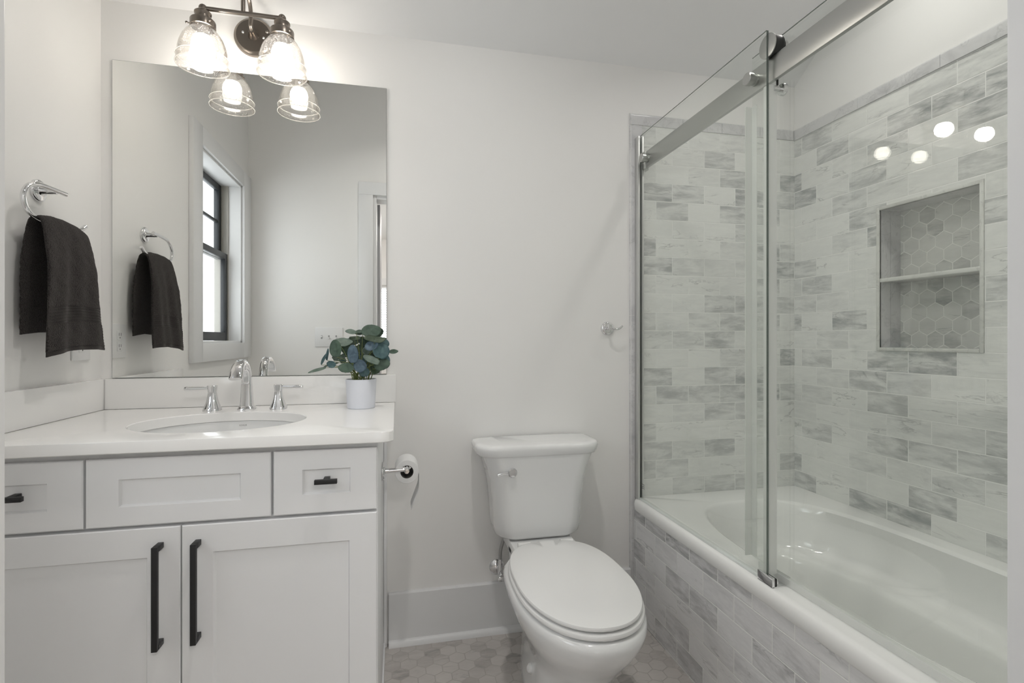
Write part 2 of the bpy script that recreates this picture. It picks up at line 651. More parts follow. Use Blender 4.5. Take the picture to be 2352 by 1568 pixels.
def sup(t, e):
    c, s = math.cos(t), math.sin(t)
    return math.copysign(abs(c) ** (2 / e), c), math.copysign(abs(s) ** (2 / e), s)


def rrect(x0, x1, y0, y1, r, n=8):
    """rounded rectangle outline; r one number or (x0y0, x1y0, x1y1, x0y1)"""
    rs = r if isinstance(r, tuple) else (r,) * 4
    out = []
    for (cx, cy, sx, sy, a0), q in zip(((x0, y0, 1, 1, 180), (x1, y0, -1, 1, 270), (x1, y1, -1, -1, 0), (x0, y1, 1, -1, 90)), rs):
        ox, oy = cx + sx * q, cy + sy * q
        for k in range(n + 1):
            a = R(a0 + 90 * k / n)
            out.append((ox + q * math.cos(a), oy + q * math.sin(a)))
    return out


def wall_box(bm, axis, c0, c1, u0, u1, z0, z1, hole=None):
    """wall slab normal to axis (0: X, 1: Y) between c0 and c1, spanning u0..u1, with an optional (u,u,z,z) hole"""
    def bx(ua, ub, za, zb):
        if ub - ua < 1e-6 or zb - za < 1e-6:
            return
        if axis == 0:
            box(bm, (c0, ua, za), (c1, ub, zb))
        else:
            box(bm, (ua, c0, za), (ub, c1, zb))
    if hole:
        h0, h1, k0, k1 = hole
        bx(u0, h0, z0, z1)
        bx(h1, u1, z0, z1)
        bx(h0, h1, z0, k0)
        bx(h0, h1, k1, z1)
    else:
        bx(u0, u1, z0, z1)
    return bm


# ------------------------------------------------------------------ the room
bm = NB(); box(bm, (XL, 0.10, -0.05), (1.0, D, 0.0)); struct(obj('floor', bm, M['hex_floor'], smooth=False), 'grey beige marble hexagon tile floor', 'floor')
bm = NB()
loft(bm, [[(x, y, CEIL + SLOPE * (D - y) + dz) for y, dz in ((D + 0.15, 0), (0.08, 0), (0.08, 0.1), (D + 0.15, 0.1))] for x in (XL - 0.15, XR + 0.2)])
struct(obj('ceiling', bm, M['ceil'], smooth=False), 'white ceiling sloping up from the back wall', 'ceiling')
bm = NB(); box(bm, (XL - 0.15, D, 0), (XR + 0.2, D + 0.15, CEIL)); wb = struct(obj('wall_back', bm, M['wall'], smooth=False), 'off white wall behind the vanity and toilet', 'wall')

WIN = (0.385, 1.088, 1.112, 2.095)
bm = NB(); wall_box(bm, 0, XL - 0.15, XL, 0.10, D, 0, TOP, WIN); struct(obj('wall_left', bm, M['wall'], smooth=False), 'off white wall with towel ring and window', 'wall')

NY0, NY1, NZ0, NZ1 = 1.200, 1.530, 1.102, 1.604
XT = 1.729     # face of the right wall's tile
bm = NB(); wall_box(bm, 0, XR, XR + 0.11, 0.10, D, 0, TOP, (NY0 - 0.004, NY1 + 0.004, NZ0 - 0.004, NZ1 + 0.004))
box(bm, (XR + 0.11, 0.10, 0), (XR + 0.2, D, TOP))
wr = struct(obj('wall_right', bm, M['wall'], smooth=False), 'off white wall along the bathtub', 'wall')

JL, JR, HEAD = -0.1385, 0.3385, 2.107
bm = NB(); wall_box(bm, 1, 0.10, YF, XL, XR, 0, TOP, (JL - 0.02, JR + 0.02, -0.01, HEAD + 0.02))
wf = struct(obj('wall_front', bm, M['wall'], smooth=False), 'off white wall around the doorway, seen in the mirror', 'wall')
bm = NB(); box(bm, (0.94, YF, 0), (XR, 0.42, TOP - 0.1)); struct(obj('wall_alcove', bm, M['wall'], smooth=False), 'short wall at the near end of the bathtub', 'wall')

# door frame
bm = NB()
box(bm, (JL - 0.02, 0.085, 0), (JL, YF + 0.002, HEAD + 0.02), 0.002)
box(bm, (JR, 0.085, 0), (JR + 0.02, YF + 0.002, HEAD + 0.02), 0.002)
box(bm, (JL, 0.085, HEAD), (JR, YF + 0.002, HEAD + 0.02), 0.002)
dr = struct(obj('door_1', bm, M['trim']), 'white door frame the photograph is taken through', 'door frame')
bm = NB()
box(bm, (JL - 0.118, YF, 0), (JL - 0.0225, YF + 0.018, HEAD + 0.024), 0.003)
box(bm, (JR + 0.033, YF, 0), (JR + 0.12, YF + 0.018, HEAD + 0.024), 0.003)
box(bm, (JL - 0.118, YF, HEAD + 0.024), (JR + 0.12, YF + 0.018, HEAD + 0.112), 0.003)
obj('casing', bm, M['trim'], dr)
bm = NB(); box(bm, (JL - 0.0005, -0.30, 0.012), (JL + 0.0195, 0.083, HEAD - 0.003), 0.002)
obj('added_door_leaf', bm, pmat('door_shade_grey', (0.40, 0.40, 0.41), 0.45), dr)  # added leaf; its grey paints in the dark shaded strip beside the jamb

# hall behind the camera (only glimpsed in the mirror)
HY = -2.55
bm = NB(); box(bm, (-0.958, HY - 0.1, -0.05), (1.3, 0.10, 0.0)); struct(obj('floor_hall', bm, pmat('hall_floor', (0.42, 0.36, 0.30), 0.35, var=0.1), smooth=False))
bm = NB(); box(bm, (-0.958, HY - 0.1, CEIL + 0.1), (1.3, 0.10, CEIL + 0.18)); struct(obj('ceiling_hall', bm, M['ceil'], smooth=False))
bm = NB(); wall_box(bm, 1, HY - 0.1, HY, -0.958, 1.4, 0, CEIL + 0.1, (-0.60, 0.50, 0.8, 1.8)); struct(obj('wall_hall', bm, M['wall'], smooth=False))
bm = NB(); box(bm, (-0.958, HY, 0), (-0.858, 0.10, CEIL + 0.1)); box(bm, (1.3, HY, 0), (1.4, 0.10, CEIL + 0.1)); struct(obj('wall_hall_sides', bm, M['wall'], smooth=False))
bm = NB()
box(bm, (-0.68, HY, 0.72), (-0.60, HY + 0.018, 1.88)); box(bm, (0.50, HY, 0.72), (0.58, HY + 0.018, 1.88))
box(bm, (-0.60, HY, 1.80), (0.50, HY + 0.018, 1.88)); box(bm, (-0.60, HY, 0.72), (0.50, HY + 0.018, 0.80))
hw = struct(obj('window_2', bm, M['trim'], smooth=False))
bm = NB(); box(bm, (-0.60, HY - 0.075, 0.8), (0.50, HY - 0.07, 1.8)); obj('pane', bm, M['pane'], hw, smooth=False)
bm = NB()
for k in range(33):
    z = 0.82 + k * 0.029
    loft(bm, [[(x, HY - 0.05, z), (x, HY - 0.025, z + 0.012), (x, HY - 0.025, z + 0.0135), (x, HY - 0.05, z + 0.0015)] for x in (-0.58, 0.48)])
box(bm, (-0.59, HY - 0.06, 1.765), (0.49, HY - 0.02, 1.80))
tag(obj('window_blind', bm, M['blind'], smooth=False), 'white slatted blind in the far room, glimpsed at the right edge of the mirror', 'blind')
hl = thing('added_hall_lamp', (0.55, -1.2, CEIL + 0.1), 'unseen round ceiling lamp added behind the doorway for fill light', 'lamp')  # unseen lamp, added to send fill light in through the doorway
bm = NB(); lathe(bm, (0.55, -1.2, CEIL + 0.1), (0, 0, -1), [(0, 0.19), (0.025, 0.19), (0.025, 0.165)], cap=True); obj('base', bm, M['nickel'], hl)
bm = NB(); lathe(bm, (0.55, -1.2, CEIL + 0.1), (0, 0, -1), [(0.026, 0.165), (0.05, 0.155), (0.075, 0.12), (0.088, 0.06), (0.09, 0.001)]); obj('diffuser', bm, M['hall_fill'], hl)

# recessed lights in the sloping ceiling; the mid-room one is added fill
RLN = Vector((0, -SLOPE, -1)).normalized()
for (pos, power), lb in zip(RECESSED, ('round white recessed light in the sloping ceiling over the bathtub', 'unseen recessed light added in the middle of the room for fill')):
    p_ = Vector(pos)
    rl = thing('recessed_light', p_, lb, 'light')
    bm = NB(); lathe(bm, p_, RLN, [(0, 0.085), (0.004, 0.085), (0.007, 0.075), (0.007, 0.055), (0.001, 0.052), (0.0, 0.052)], cap=False); obj('trim_ring', bm, M['plastic'], rl)
    bm = NB(); lathe(bm, p_, RLN, [(0.0005, 0.052), (0.002, 0.052)]); obj('lens', bm, M['downlight'], rl)

# baseboard with shoe moulding
BX0, BX1 = -0.030, 0.935
bm = NB()
loft(bm, [[(x, D, 0), (x, D - 0.015, 0), (x, D - 0.015, 0.188), (x, D - 0.011, 0.193), (x, D, 0.193)] for x in (BX0, BX1)])
loft(bm, [[(x, D - 0.015, 0)] + [(x, D - 0.015 - 0.016 * math.cos(R(a)), 0.021 * math.sin(R(a))) for a in (0, 22, 45, 67, 90)] for x in (BX0, BX1)])
struct(obj('baseboard_back', bm, M['trim']), 'tall white baseboard behind the toilet', 'baseboard')

# window in the left wall
y0, y1, z0, z1 = WIN
bm = NB(); cw = 0.093; ct = 0.022
box(bm, (XL, y1, z0 - cw), (XL + ct, y1 + 0.120, z1 + cw), 0.002)
box(bm, (XL, YF + 0.018, z0 - cw), (XL + ct, y0, z1 + cw), 0.002)
box(bm, (XL, y0, z1), (XL + ct, y1, z1 + cw), 0.002)
box(bm, (XL, y0, z0 - cw), (XL + ct, y1, z0), 0.002)
win = struct(obj('window_1', bm, M['trim']), 'white cased black sash window, seen in the mirror', 'window')
bm = NB(); xo = XL - 0.15
for a, b in (((xo, y0, z0), (XL + 0.004, y0 + 0.012, z1)), ((xo, y1 - 0.012, z0), (XL + 0.004, y1, z1)), ((xo, y0, z1 - 0.012), (XL + 0.004, y1, z1)), ((xo, y0, z0), (XL + 0.004, y1, z0 + 0.012))):
    box(bm, a, b, 0.001)
obj('window_jamb', bm, M['trim'], win)
bm = NB()
for s in (0, 1):
    ya = y0 + 0.012 if s == 0 else y1 - 0.024
    box(bm, (xo + 0.005, ya, z0 + 0.012), (XL - 0.066, ya + 0.006, z1 - 0.012))
    box(bm, (XL - 0.104, ya, z0 + 0.012), (XL - 0.098, ya + 0.012, z1 - 0.012))
    box(bm, (XL - 0.072, ya, z0 + 0.012), (XL - 0.066, ya + 0.012, z1 - 0.012))
obj('jamb_liner', bm, M['liner'], win)


def sash(name, x0, x1, za, zb, muntin):
    ya, yb = y0 + 0.02, y1 - 0.02
    bm = NB(); f = 0.042
    box(bm, (x0, ya, za), (x1, ya + f, zb), 0.002); box(bm, (x0, yb - f, za), (x1, yb, zb), 0.002)
    box(bm, (x0, ya + f, za), (x1, yb - f, za + (0.05 if not muntin else 0.035)), 0.002); box(bm, (x0, ya + f, zb - 0.035), (x1, yb - f, zb), 0.002)
    if muntin:
        zm = (za + zb) / 2
        box(bm, (x0 + 0.006, ya + f, zm - 0.008), (x1 - 0.006, yb - f, zm + 0.008), 0.001)
        ym = (ya + yb) / 2
        box(bm, (x0 + 0.006, ym - 0.008, za), (x1 - 0.006, ym + 0.008, zb), 0.001)
    s = obj(name, bm, M['sash'], win)
    bm = NB(); xm = (x0 + x1) / 2
    box(bm, (xm - 0.002, ya + f - 0.004, za + 0.03), (xm + 0.002, yb - f + 0.004, zb - 0.03)); obj('pane', bm, M['pane'], s, smooth=False)


sash('upper_sash', XL - 0.135, XL - 0.106, 1.625, z1 - 0.013, True)
sash('lower_sash', XL - 0.098, XL - 0.070, z0 + 0.013, 1.66, False)
# fence outside the window
fn = thing('board_fence', (-1.95, -3.2, -0.4), 'blue grey board fence outside, seen through the lower sash in the mirror', 'fence')
for k in range(6):
    x = -2.24 + k * 0.115
    bm = NB(); box(bm, (x, -3.2, -0.4), (x + 0.105, -3.17, 2.10), 0.006); obj('board', bm, M['fence'], fn)
bm = NB(); box(bm, (-2.24, -3.17, 0.3), (-1.56, -3.13, 0.4)); obj('rail', bm, M['fence'], fn)

# ------------------------------------------------------------------ tiled alcove
XA0 = 0.990
bm = NB(); box(bm, (XA0, D - 0.008, 0.47), (XT, D, 2.0158)); obj('tile_field', bm, M['tile_back'], wb, smooth=False)
bm = NB()
wall_box(bm, 0, XT, XR, 0.42, D - 0.008, 0.47, 2.0158, (NY0 - 0.004, NY1 + 0.004, NZ0 - 0.004, NZ1 + 0.004)); obj('tile_field', bm, M['tile_right'], wr, smooth=False)


def bullnose(bm, pts_a, pts_b):
    loft(bm, [pts_a, pts_b])


def quarter(k0, k1, depth, n=6):
    """profile across a bullnose piece: outer edge k0 rounded, inner edge k1 square"""
    r = depth
    out = [(k0, 0.0)]
    for i in range(n + 1):
        a = R(90 * i / n)
        out.append((k0 + math.copysign(r * (1 - math.cos(a)), k1 - k0), r * math.sin(a)))
    out += [(k1, depth), (k1, 0.0)]
    return out


bm = NB()
jz = [0.0, 0.315, 0.62, 0.925, 1.23, 1.535, 1.84, 2.0155]
for a, b in zip(jz, jz[1:]):
    pf = quarter(0.936, 0.9885, 0.011)
    loft(bm, [[(k, D - d, z) for k, d in pf] for z in (a + 0.0008, b - 0.0008)])
jx = [0.990, 1.175, 1.362, 1.55, 1.7175]
pf = quarter(2.065, 2.0162, 0.011)
for a, b in zip([0.936] + jx[1:-1], jx[1:-1] + [jx[-1]]):
    loft(bm, [[(x, D - d, k) for k, d in pf] for x in (a + 0.0008, b - 0.0008)])
t1_ = struct(obj('trim_1', bm, M['marble_trim']), 'marble edge trim around the tile on the back wall', 'tile trim')
bm = NB()
ys = [D - 0.001, 1.62, 1.315, 1.01, 0.70, 0.42]
for a, b in zip(ys, ys[1:]):
    loft(bm, [[(XR - d * 0.9, y, k) for k, d in pf] for y in (a - 0.0008, b + 0.0008)])
t2_ = struct(obj('trim_2', bm, M['marble_trim']), 'marble edge trim along the top of the tile over the bathtub', 'tile trim')
GR = pmat('pale_grout', (0.80, 0.805, 0.79), 0.7)
bm = NB(); box(bm, (0.9385, D - 0.0088, 0.0), (0.988, D - 0.0001, 2.016)); box(bm, (0.9385, D - 0.0088, 2.016), (1.722, D - 0.0001, 2.062)); obj('grout', bm, GR, t1_, smooth=False)
bm = NB(); box(bm, (XR - 0.0078, 0.42, 2.0163), (XR - 0.0001, D - 0.009, 2.062)); obj('grout', bm, GR, t2_, smooth=False)

# niche
XN = XR + 0.088
bm = NB()
box(bm, (XN, NY0 - 0.003, NZ0 - 0.003), (XN + 0.006, NY1 + 0.003, NZ1 + 0.003)); nb = obj('niche_back', bm, M['hex_niche'], wr, smooth=False)
bm = NB()
for s, (ya, yb) in enumerate(((NY0 - 0.003, NY0), (NY1, NY1 + 0.003))):
    box(bm, (XT, ya, NZ0), (XT + 0.048, yb, NZ1)); box(bm, (XT + 0.0495, ya, NZ0), (XN, yb, NZ1))
box(bm, (XT, NY0, NZ1), (XN, NY1, NZ1 + 0.003)); box(bm, (XT, NY0, NZ0 - 0.003), (XN, NY1, NZ0))
obj('niche_lining', bm, M['marble_trim'], wr, smooth=False)
bm = NB(); e = 0.012
for a, b in (((NY0 - e, NZ0 - e), (NY0, NZ1 + e)), ((NY1, NZ0 - e), (NY1 + e, NZ1 + e)), ((NY0, NZ1), (NY1, NZ1 + e)), ((NY0, NZ0 - e), (NY1, NZ0))):
    box(bm, (XT - 0.004, a[0], a[1]), (XT + 0.006, b[0], b[1]), 0.0014)
obj('niche_edge', bm, M['marble_light'], wr)
bm = NB(); box(bm, (XT - 0.001, NY0, 1.340), (XN, NY1, 1.354), 0.002); obj('niche_shelf', bm, M['marble_light'], wr)

# tub apron wall
bm = NB(); box(bm, (0.953, 0.42, 0.0), (0.975, D - 0.011, 0.434)); struct(obj('wall_apron', bm, M['tile_apron'], smooth=False), 'marble subway tiled front of the bathtub', 'tub apron')

# ------------------------------------------------------------------ bathtub
TZ = 0.481
tb = thing('bathtub', (1.34, 1.19, 0.0), 'white alcove bathtub behind the glass with tiled front', 'bathtub')
bm = NB()
NSEG = 240
def ring_rect(x0, x1, ya, yb, z, r):
    return None
def basin_ring(xa, xb, ya, yb, z, e):
    cx, cy, hx, hy = (xa + xb) / 2, (ya + yb) / 2, (xb - xa) / 2, (yb - ya) / 2
    out = []
    for k in range(NSEG):
        c, s = sup(2 * math.pi * k / NSEG, e)
        out.append((cx + hx * c, cy + hy * s, z))
    return out
def rim_ring(x0, x1, ya, yb, z):
    # same angular parametrisation, pushed out onto a rectangle
    cx, cy, hx, hy = (x0 + x1) / 2, (ya + yb) / 2, (x1 - x0) / 2, (yb - ya) / 2
    out = []
    for k in range(NSEG):
        c, s = sup(2 * math.pi * k / NSEG, 60)
        out.append((cx + hx * c, cy + hy * s, z))
    return out
X0, X1, Y0, Y1 = 0.944, XT - 0.001, 0.422, D - 0.009
rings = [rim_ring(X0 + 0.02, X1, Y0, Y1, 0.434), rim_ring(X0 + 0.004, X1, Y0, Y1, 0.434), rim_ring(X0, X1, Y0, Y1, 0.440), rim_ring(X0, X1, Y0, Y1, 0.462),
         rim_ring(X0 + 0.004, X1, Y0, Y1, 0.473), rim_ring(X0 + 0.011, X1, Y0, Y1, TZ - 0.001), rim_ring(X0 + 0.022, X1, Y0, Y1, TZ)]
for (xa, xb, ya, yb, z, e_) in (
        (1.040, 1.668, 0.50, 1.815, TZ, 3.0), (1.047, 1.660, 0.505, 1.808, TZ - 0.002, 3.0), (1.054, 1.654, 0.51, 1.801, TZ - 0.010, 3.0),
        (1.058, 1.650, 0.515, 1.795, 0.45, 3.0), (1.062, 1.646, 0.53, 1.780, 0.40, 2.9), (1.066, 1.642, 0.54, 1.770, 0.35, 2.9), (1.070, 1.638, 0.55, 1.762, 0.328, 2.9),
        (1.078, 1.630, 0.56, 1.752, 0.317, 2.9), (1.094, 1.614, 0.57, 1.742, 0.311, 2.9), (1.120, 1.588, 0.59, 1.726, 0.308, 2.8), (1.148, 1.560, 0.61, 1.708, 0.306, 2.8),
        (1.158, 1.550, 0.62, 1.700, 0.302, 2.8), (1.164, 1.544, 0.625, 1.695, 0.293, 2.8), (1.168, 1.540, 0.63, 1.688, 0.275, 2.8), (1.176, 1.532, 0.64, 1.655, 0.20, 2.8), (1.184, 1.524, 0.66, 1.620, 0.13, 2.8), (1.205, 1.500, 0.69, 1.575, 0.10, 2.7), (1.26, 1.44, 0.75, 1.50, 0.088, 2.5)):
    rings.append(basin_ring(xa, xb, ya, yb, z, e_))
def recess(p):
    x, y, z = p
    if z > 0.47 or z < 0.309 or x < 1.45:
        return p
    fy = min(1, max(0, (1.665 - y) / 0.035)) * min(1, max(0, (y - 0.62) / 0.1))
    fy = fy * fy * (3 - 2 * fy)
    fz = min(1, (0.47 - z) / 0.03) * min(1, (z - 0.309) / 0.006)
    return (x + 0.020 * fy * fz, y, z)
rings[7:] = [[recess(p) for p in q] for q in rings[7:]]
rr = [[bm.verts.new(p) for p in ring] for ring in rings]
skin(bm, rr, cap=False)
bm.faces.new(rr[-1])
obj('basin', bm, M['tub'], tb, angle=50)
bm = NB(); lathe(bm, (1.352, 0.80, 0.0885), (0, 0, 1), [(0, 0.036), (0.003, 0.034), (0.004, 0.02), (0.002, 0.0)]); obj('drain', bm, M['chrome'], tb)

# ------------------------------------------------------------------ shower enclosure
XG, TG = 0.968, 0.008       # fixed glass
GZ0, GZ1 = 0.489, 1.958
GY0, GY1 = 1.183, 1.934
RZ0, RZ1 = 1.823, 1.889     # rail
RX0, RX1 = 0.979, 0.991
fx = thing('fixed_glass_panel', (XG, 1.55, TZ), 'fixed clear glass shower panel reaching the back wall', 'shower glass')
bm = NB(); box(bm, (XG - 0.003, GY0, GZ0), (XG + 0.003, GY1, GZ1)); obj('glass', bm, M['shower_glass'], fx, smooth=False)
bm = NB(); box(bm, (XG - 0.0032, GY0 - 0.0006, GZ0), (XG + 0.0032, GY0, GZ1)); box(bm, (XG - 0.0032, GY0, GZ1 - 0.0012), (XG - 0.0012, GY1, GZ1 + 0.0004)); obj('polished_edge', bm, M['glass_edge'], fx, smooth=False)
bm = NB(); box(bm, (XG - 0.013, GY1 - 0.026, TZ), (XG - 0.0045, D - 0.009, GZ1), 0.001); box(bm, (XG + 0.0045, GY1 - 0.026, TZ), (XG + 0.013, D - 0.009, GZ1), 0.001); box(bm, (XG - 0.013, GY1 + 0.001, TZ), (XG + 0.013, D - 0.009, GZ1), 0.001)
obj('wall_channel', bm, M['channel'], fx)
bm = NB(); box(bm, (XG + 0.004, GY0 + 0.001, 0.50), (XG + 0.030, GY0 + 0.004, 1.815)); box(bm, (XG + 0.004, GY0 + 0.001, 0.50), (XG + 0.006, GY0 + 0.02, 1.815)); obj('edge_seal', bm, M['seal'], fx, smooth=False)
bm = NB(); box(bm, (XG - 0.007, GY0 + 0.03, TZ), (XG + 0.007, GY1 - 0.026, GZ0)); obj('bottom_seal', bm, M['seal'], fx, smooth=False)
for yk in (1.243, 1.872):
    bm = NB(); lathe(bm, (RX0, yk, 1.856), (-1, 0, 0), [(0.0, 0.0165), (0.006, 0.0165), (0.0065, 0.015), (0.0075, 0.015), (0.0152, 0.015), (0.016, 0.0175), (0.029, 0.0175), (0.0305, 0.016), (0.0305, 0.0)], 36)
    obj('standoff_knob', bm, M['steel'], fx)
# little etched mark on the glass
bm = NB()
for k in range(3):
    for q in range(2):
        box(bm, (XG - 0.0045, 1.872 + q * 0.010, 0.532 + k * 0.0075), (XG - 0.0041, 1.880 + q * 0.010, 0.5355 + k * 0.0075))
obj('etched_mark', bm, M['grey'], fx, smooth=False)

rail = thing('shower_rail', (0.985, 1.2, RZ0), 'flat brushed steel rail above the shower glass', 'shower rail')
bm = NB(); box(bm, (RX0, 0.425, RZ0), (RX1, 1.905, RZ1), 0.0015); obj('bar', bm, M['steel'], rail)
bm = NB()
box(bm, (RX0 - 0.004, 1.895, RZ0 - 0.006), (RX1 + 0.004, D - 0.009, RZ1 + 0.002), 0.0015)
box(bm, (RX0 - 0.006, 1.884, RZ0 - 0.004), (RX0 - 0.0005, 1.93, RZ1 + 0.001), 0.001); obj('wall_bracket', bm, M['steel'], rail)

XS = 1.006
SY0, SY1, SZ0, SZ1 = 0.50, 1.288, 0.502, 1.944
sd = thing('sliding_glass_door', (XS, 0.9, TZ), 'sliding clear glass shower door hung on the inner side of the rail', 'shower door')
bm = NB(); box(bm, (XS - 0.003, SY0, SZ0), (XS + 0.003, SY1, SZ1)); obj('glass', bm, M['shower_glass'], sd, smooth=False)
bm = NB(); box(bm, (XS - 0.0032, SY0, SZ1 - 0.0012), (XS - 0.0012, SY1, SZ1 + 0.0004)); obj('polished_edge', bm, M['glass_edge'], sd, smooth=False)
bm = NB(); box(bm, (XS - 0.027, SY1 - 0.003, 0.51), (XS - 0.004, SY1, 1.80)); box(bm, (XS - 0.006, SY1 - 0.022, 0.51), (XS - 0.004, SY1, 1.80)); obj('edge_seal', bm, M['seal'], sd, smooth=False)
bm = NB(); box(bm, (XS - 0.006, SY0, TZ + 0.003), (XS + 0.006, SY1 - 0.03, 0.502)); obj('bottom_sweep', bm, M['seal'], sd, smooth=False)


def roller(y):
    bm = NB(); lathe(bm, (XS - 0.004, y, 1.918), (-1, 0, 0), [(0, 0.027), (0.004, 0.029), (0.008, 0.0285), (0.021, 0.0285), (0.027, 0.031), (0.030, 0.031), (0.030, 0.0)], 48)
    w_ = obj('roller', bm, M['rubber'], sd)
    bm = NB(); lathe(bm, (XS - 0.034, y, 1.918), (-1, 0, 0), [(0, 0.031), (0.0015, 0.032), (0.003, 0.0315), (0.004, 0.029), (0.004, 0.0)], 48); obj('roller_cap', bm, M['steel'], w_)
    bm = NB(); lathe(bm, (XS + 0.004, y, 1.918), (1, 0, 0), [(0, 0.02), (0.008, 0.02), (0.009, 0.018), (0.009, 0.0)], 32); obj('back_washer', bm, M['chrome'], w_)
    bm = NB(); box(bm, (XS - 0.0065, y - 0.003, 1.815), (XS - 0.0045, y + 0.003, 1.905)); obj('hanger_strip', bm, M['rubber'], w_)
    bm = NB(); lathe(bm, (XS + 0.004, y, 1.806), (-1, 0, 0), [(0, 0.007), (0.022, 0.007), (0.022, 0.0)], 24)
    lathe(bm, (XS + 0.004, y, 1.806), (1, 0, 0), [(0, 0.014), (0.004, 0.016), (0.012, 0.016), (0.014, 0.014), (0.014, 0.0)], 32); obj('stop_pin', bm, M['chrome'], w_)


roller(1.185)
roller(0.62)
bm = NB()
for k in range(4):
    box(bm, (XS - 0.0045, 1.212, 0.556 + k * 0.008), (XS - 0.0041, 1.226, 0.5575 + k * 0.008))
obj('etched_mark', bm, M['grey'], sd, smooth=False)

gd = thing('door_guide', (0.985, 1.18, TZ), 'small chrome guide block at the foot of the glass', 'door guide')
bm = NB()
box(bm, (XG - 0.012, 1.150, TZ), (XS + 0.006, 1.207, TZ + 0.003), 0.0008)
box(bm, (XG - 0.012, 1.150, TZ), (XG - 0.0045, 1.207, TZ + 0.026), 0.001)
box(bm, (XG + 0.006, 1.155, TZ), (XG + 0.010, 1.207, TZ + 0.020), 0.001)
obj('channel', bm, M['chrome'], gd)
bm = NB(); box(bm, (XS + 0.0062, 1.155, TZ), (XS + 0.011, 1.207, TZ + 0.020), 0.001); obj('guide_fin', bm, M['steel'], gd)
bm = NB(); box(bm, (XG - 0.0043, 1.152, TZ + 0.003), (XG + 0.0045, 1.1822, TZ + 0.022), 0.001); obj('rubber_insert', bm, M['rubber'], gd)

# ------------------------------------------------------------------ vanity cabinet
VX0, VX1 = XL + 0.0008, -0.048
VF = 1.362               # carcass front, doors stand 20 mm proud
vt = thing('vanity_cabinet', (-0.5, 1.65, 0), 'white shaker vanity cabinet with black handles', 'vanity')
bm = NB()
box(bm, (VX0, VF, 0.09), (VX1, VF + 0.018, 0.871), 0.001)
box(bm, (VX1 - 0.018, VF + 0.018, 0.09), (VX1, D - 0.0005, 0.871), 0.0005)
box(bm, (VX0, VF + 0.018, 0.09), (VX0 + 0.018, D - 0.0005, 0.871), 0.0005)
box(bm, (VX0 + 0.018, D - 0.018, 0.09), (VX1 - 0.018, D - 0.0005, 0.871))
box(bm, (VX0 + 0.018, VF + 0.018, 0.09), (VX1 - 0.018, D - 0.018, 0.108))
box(bm, (VX0, VF + 0.07, 0.0), (VX1, D, 0.09))
obj('body', bm, M['cab'], vt)
bm = NB(); box(bm, (VX1, D - 0.022, 0.0), (VX1 + 0.012, D - 0.0005, 0.871), 0.003); box(bm, (VX1, VF + 0.075, 0), (VX1 + 0.006, D - 0.022, 0.02), 0.002); obj('scribe_moulding', bm, M['cab'], vt)


def shaker(name, x0, x1, za, zb, px0, px1, pz0, pz1, parent, depth=0.007):
    """frame with a recessed flat panel"""
    yf, yb = VF - 0.020, VF - 0.0008
    bm = NB()
    b = 0.0022
    out_f = [(x0 + b, yf, za + b), (x1 - b, yf, za + b), (x1 - b, yf, zb - b), (x0 + b, yf, zb - b)]
    out_m = [(x0, yf + b, za), (x1, yf + b, za), (x1, yf + b, zb), (x0, yf + b, zb)]
    out_b = [(x0, yb, za), (x1, yb, za), (x1, yb, zb), (x0, yb, zb)]
    s = 0.004
    in_f = [(px0, yf, pz0), (px1, yf, pz0), (px1, yf, pz1), (px0, yf, pz1)]
    in_b = [(px0 + s, yf + depth, pz0 + s), (px1 - s, yf + depth, pz0 + s), (px1 - s, yf + depth, pz1 - s), (px0 + s, yf + depth, pz1 - s)]
    rr = [[bm.verts.new(p) for p in q] for q in (out_b, out_m, out_f, in_f, in_b)]
    skin(bm, rr, cap=True)
    return obj(name, bm, M['cab'], parent, angle=20)


FZ0, FZ1 = 0.700, 0.856
dl_ = shaker('drawer', -0.950, -0.695, FZ0, FZ1, -0.881, -0.764, 0.745, 0.808, vt)
dm_ = shaker('false_front', -0.690, -0.300, FZ0, FZ1, -0.624, -0.367, 0.745, 0.809, vt)
dr_ = shaker('drawer', -0.294, -0.050, FZ0, FZ1, -0.228, -0.114, 0.747, 0.809, vt)
ol = shaker('door', -0.950, -0.4975, 0.10, 0.6925, -0.880, -0.566, 0.17, 0.624, vt)
orr = shaker('door', -0.4945, -0.050, 0.10, 0.6925, -0.427, -0.116, 0.17, 0.626, vt)


def bar_pull(parent, x, za, zb):
    bm = NB(); yf = VF - 0.020; s = 0.0062
    box(bm, (x - s, yf - 0.036, za), (x + s, yf - 0.026, zb), 0.0008)
    for z in (za, zb - 0.013):
        box(bm, (x - s, yf - 0.030, z), (x + s, yf, z + 0.013), 0.0008)
    obj('handle', bm, M['black'], parent)


bar_pull(ol, -0.5375, 0.421, 0.658)
bar_pull(orr, -0.4585, 0.426, 0.658)


def t_knob(parent, x, z):
    bm = NB(); yf = VF - 0.020
    box(bm, (x - 0.0265, yf - 0.030, z - 0.0055), (x + 0.0265, yf - 0.019, z + 0.0055), 0.001)
    box(bm, (x - 0.007, yf - 0.021, z - 0.0045), (x + 0.007, yf + 0.007, z + 0.0055), 0.001)
    obj('knob', bm, M['black'], parent)


t_knob(dr_, -0.170, 0.783)
t_knob(dl_, -0.822, 0.783)

# ------------------------------------------------------------------ countertop with undermount basin
CZ0, CZ1 = 0.872, 0.900
CX0, CX1, CY0 = XL, -0.008, 1.318
SX, SY, SA, SB = -0.484, 1.592, 0.222, 0.186
ct_ = thing('countertop', (-0.48, 1.63, CZ0), 'white quartz vanity countertop with backsplash', 'countertop')
bm = NB()
N = 96
ang = [2 * math.pi * k / N for k in range(N)]
ell = [(SX + SA * math.cos(a), SY + SB * math.sin(a)) for a in ang]


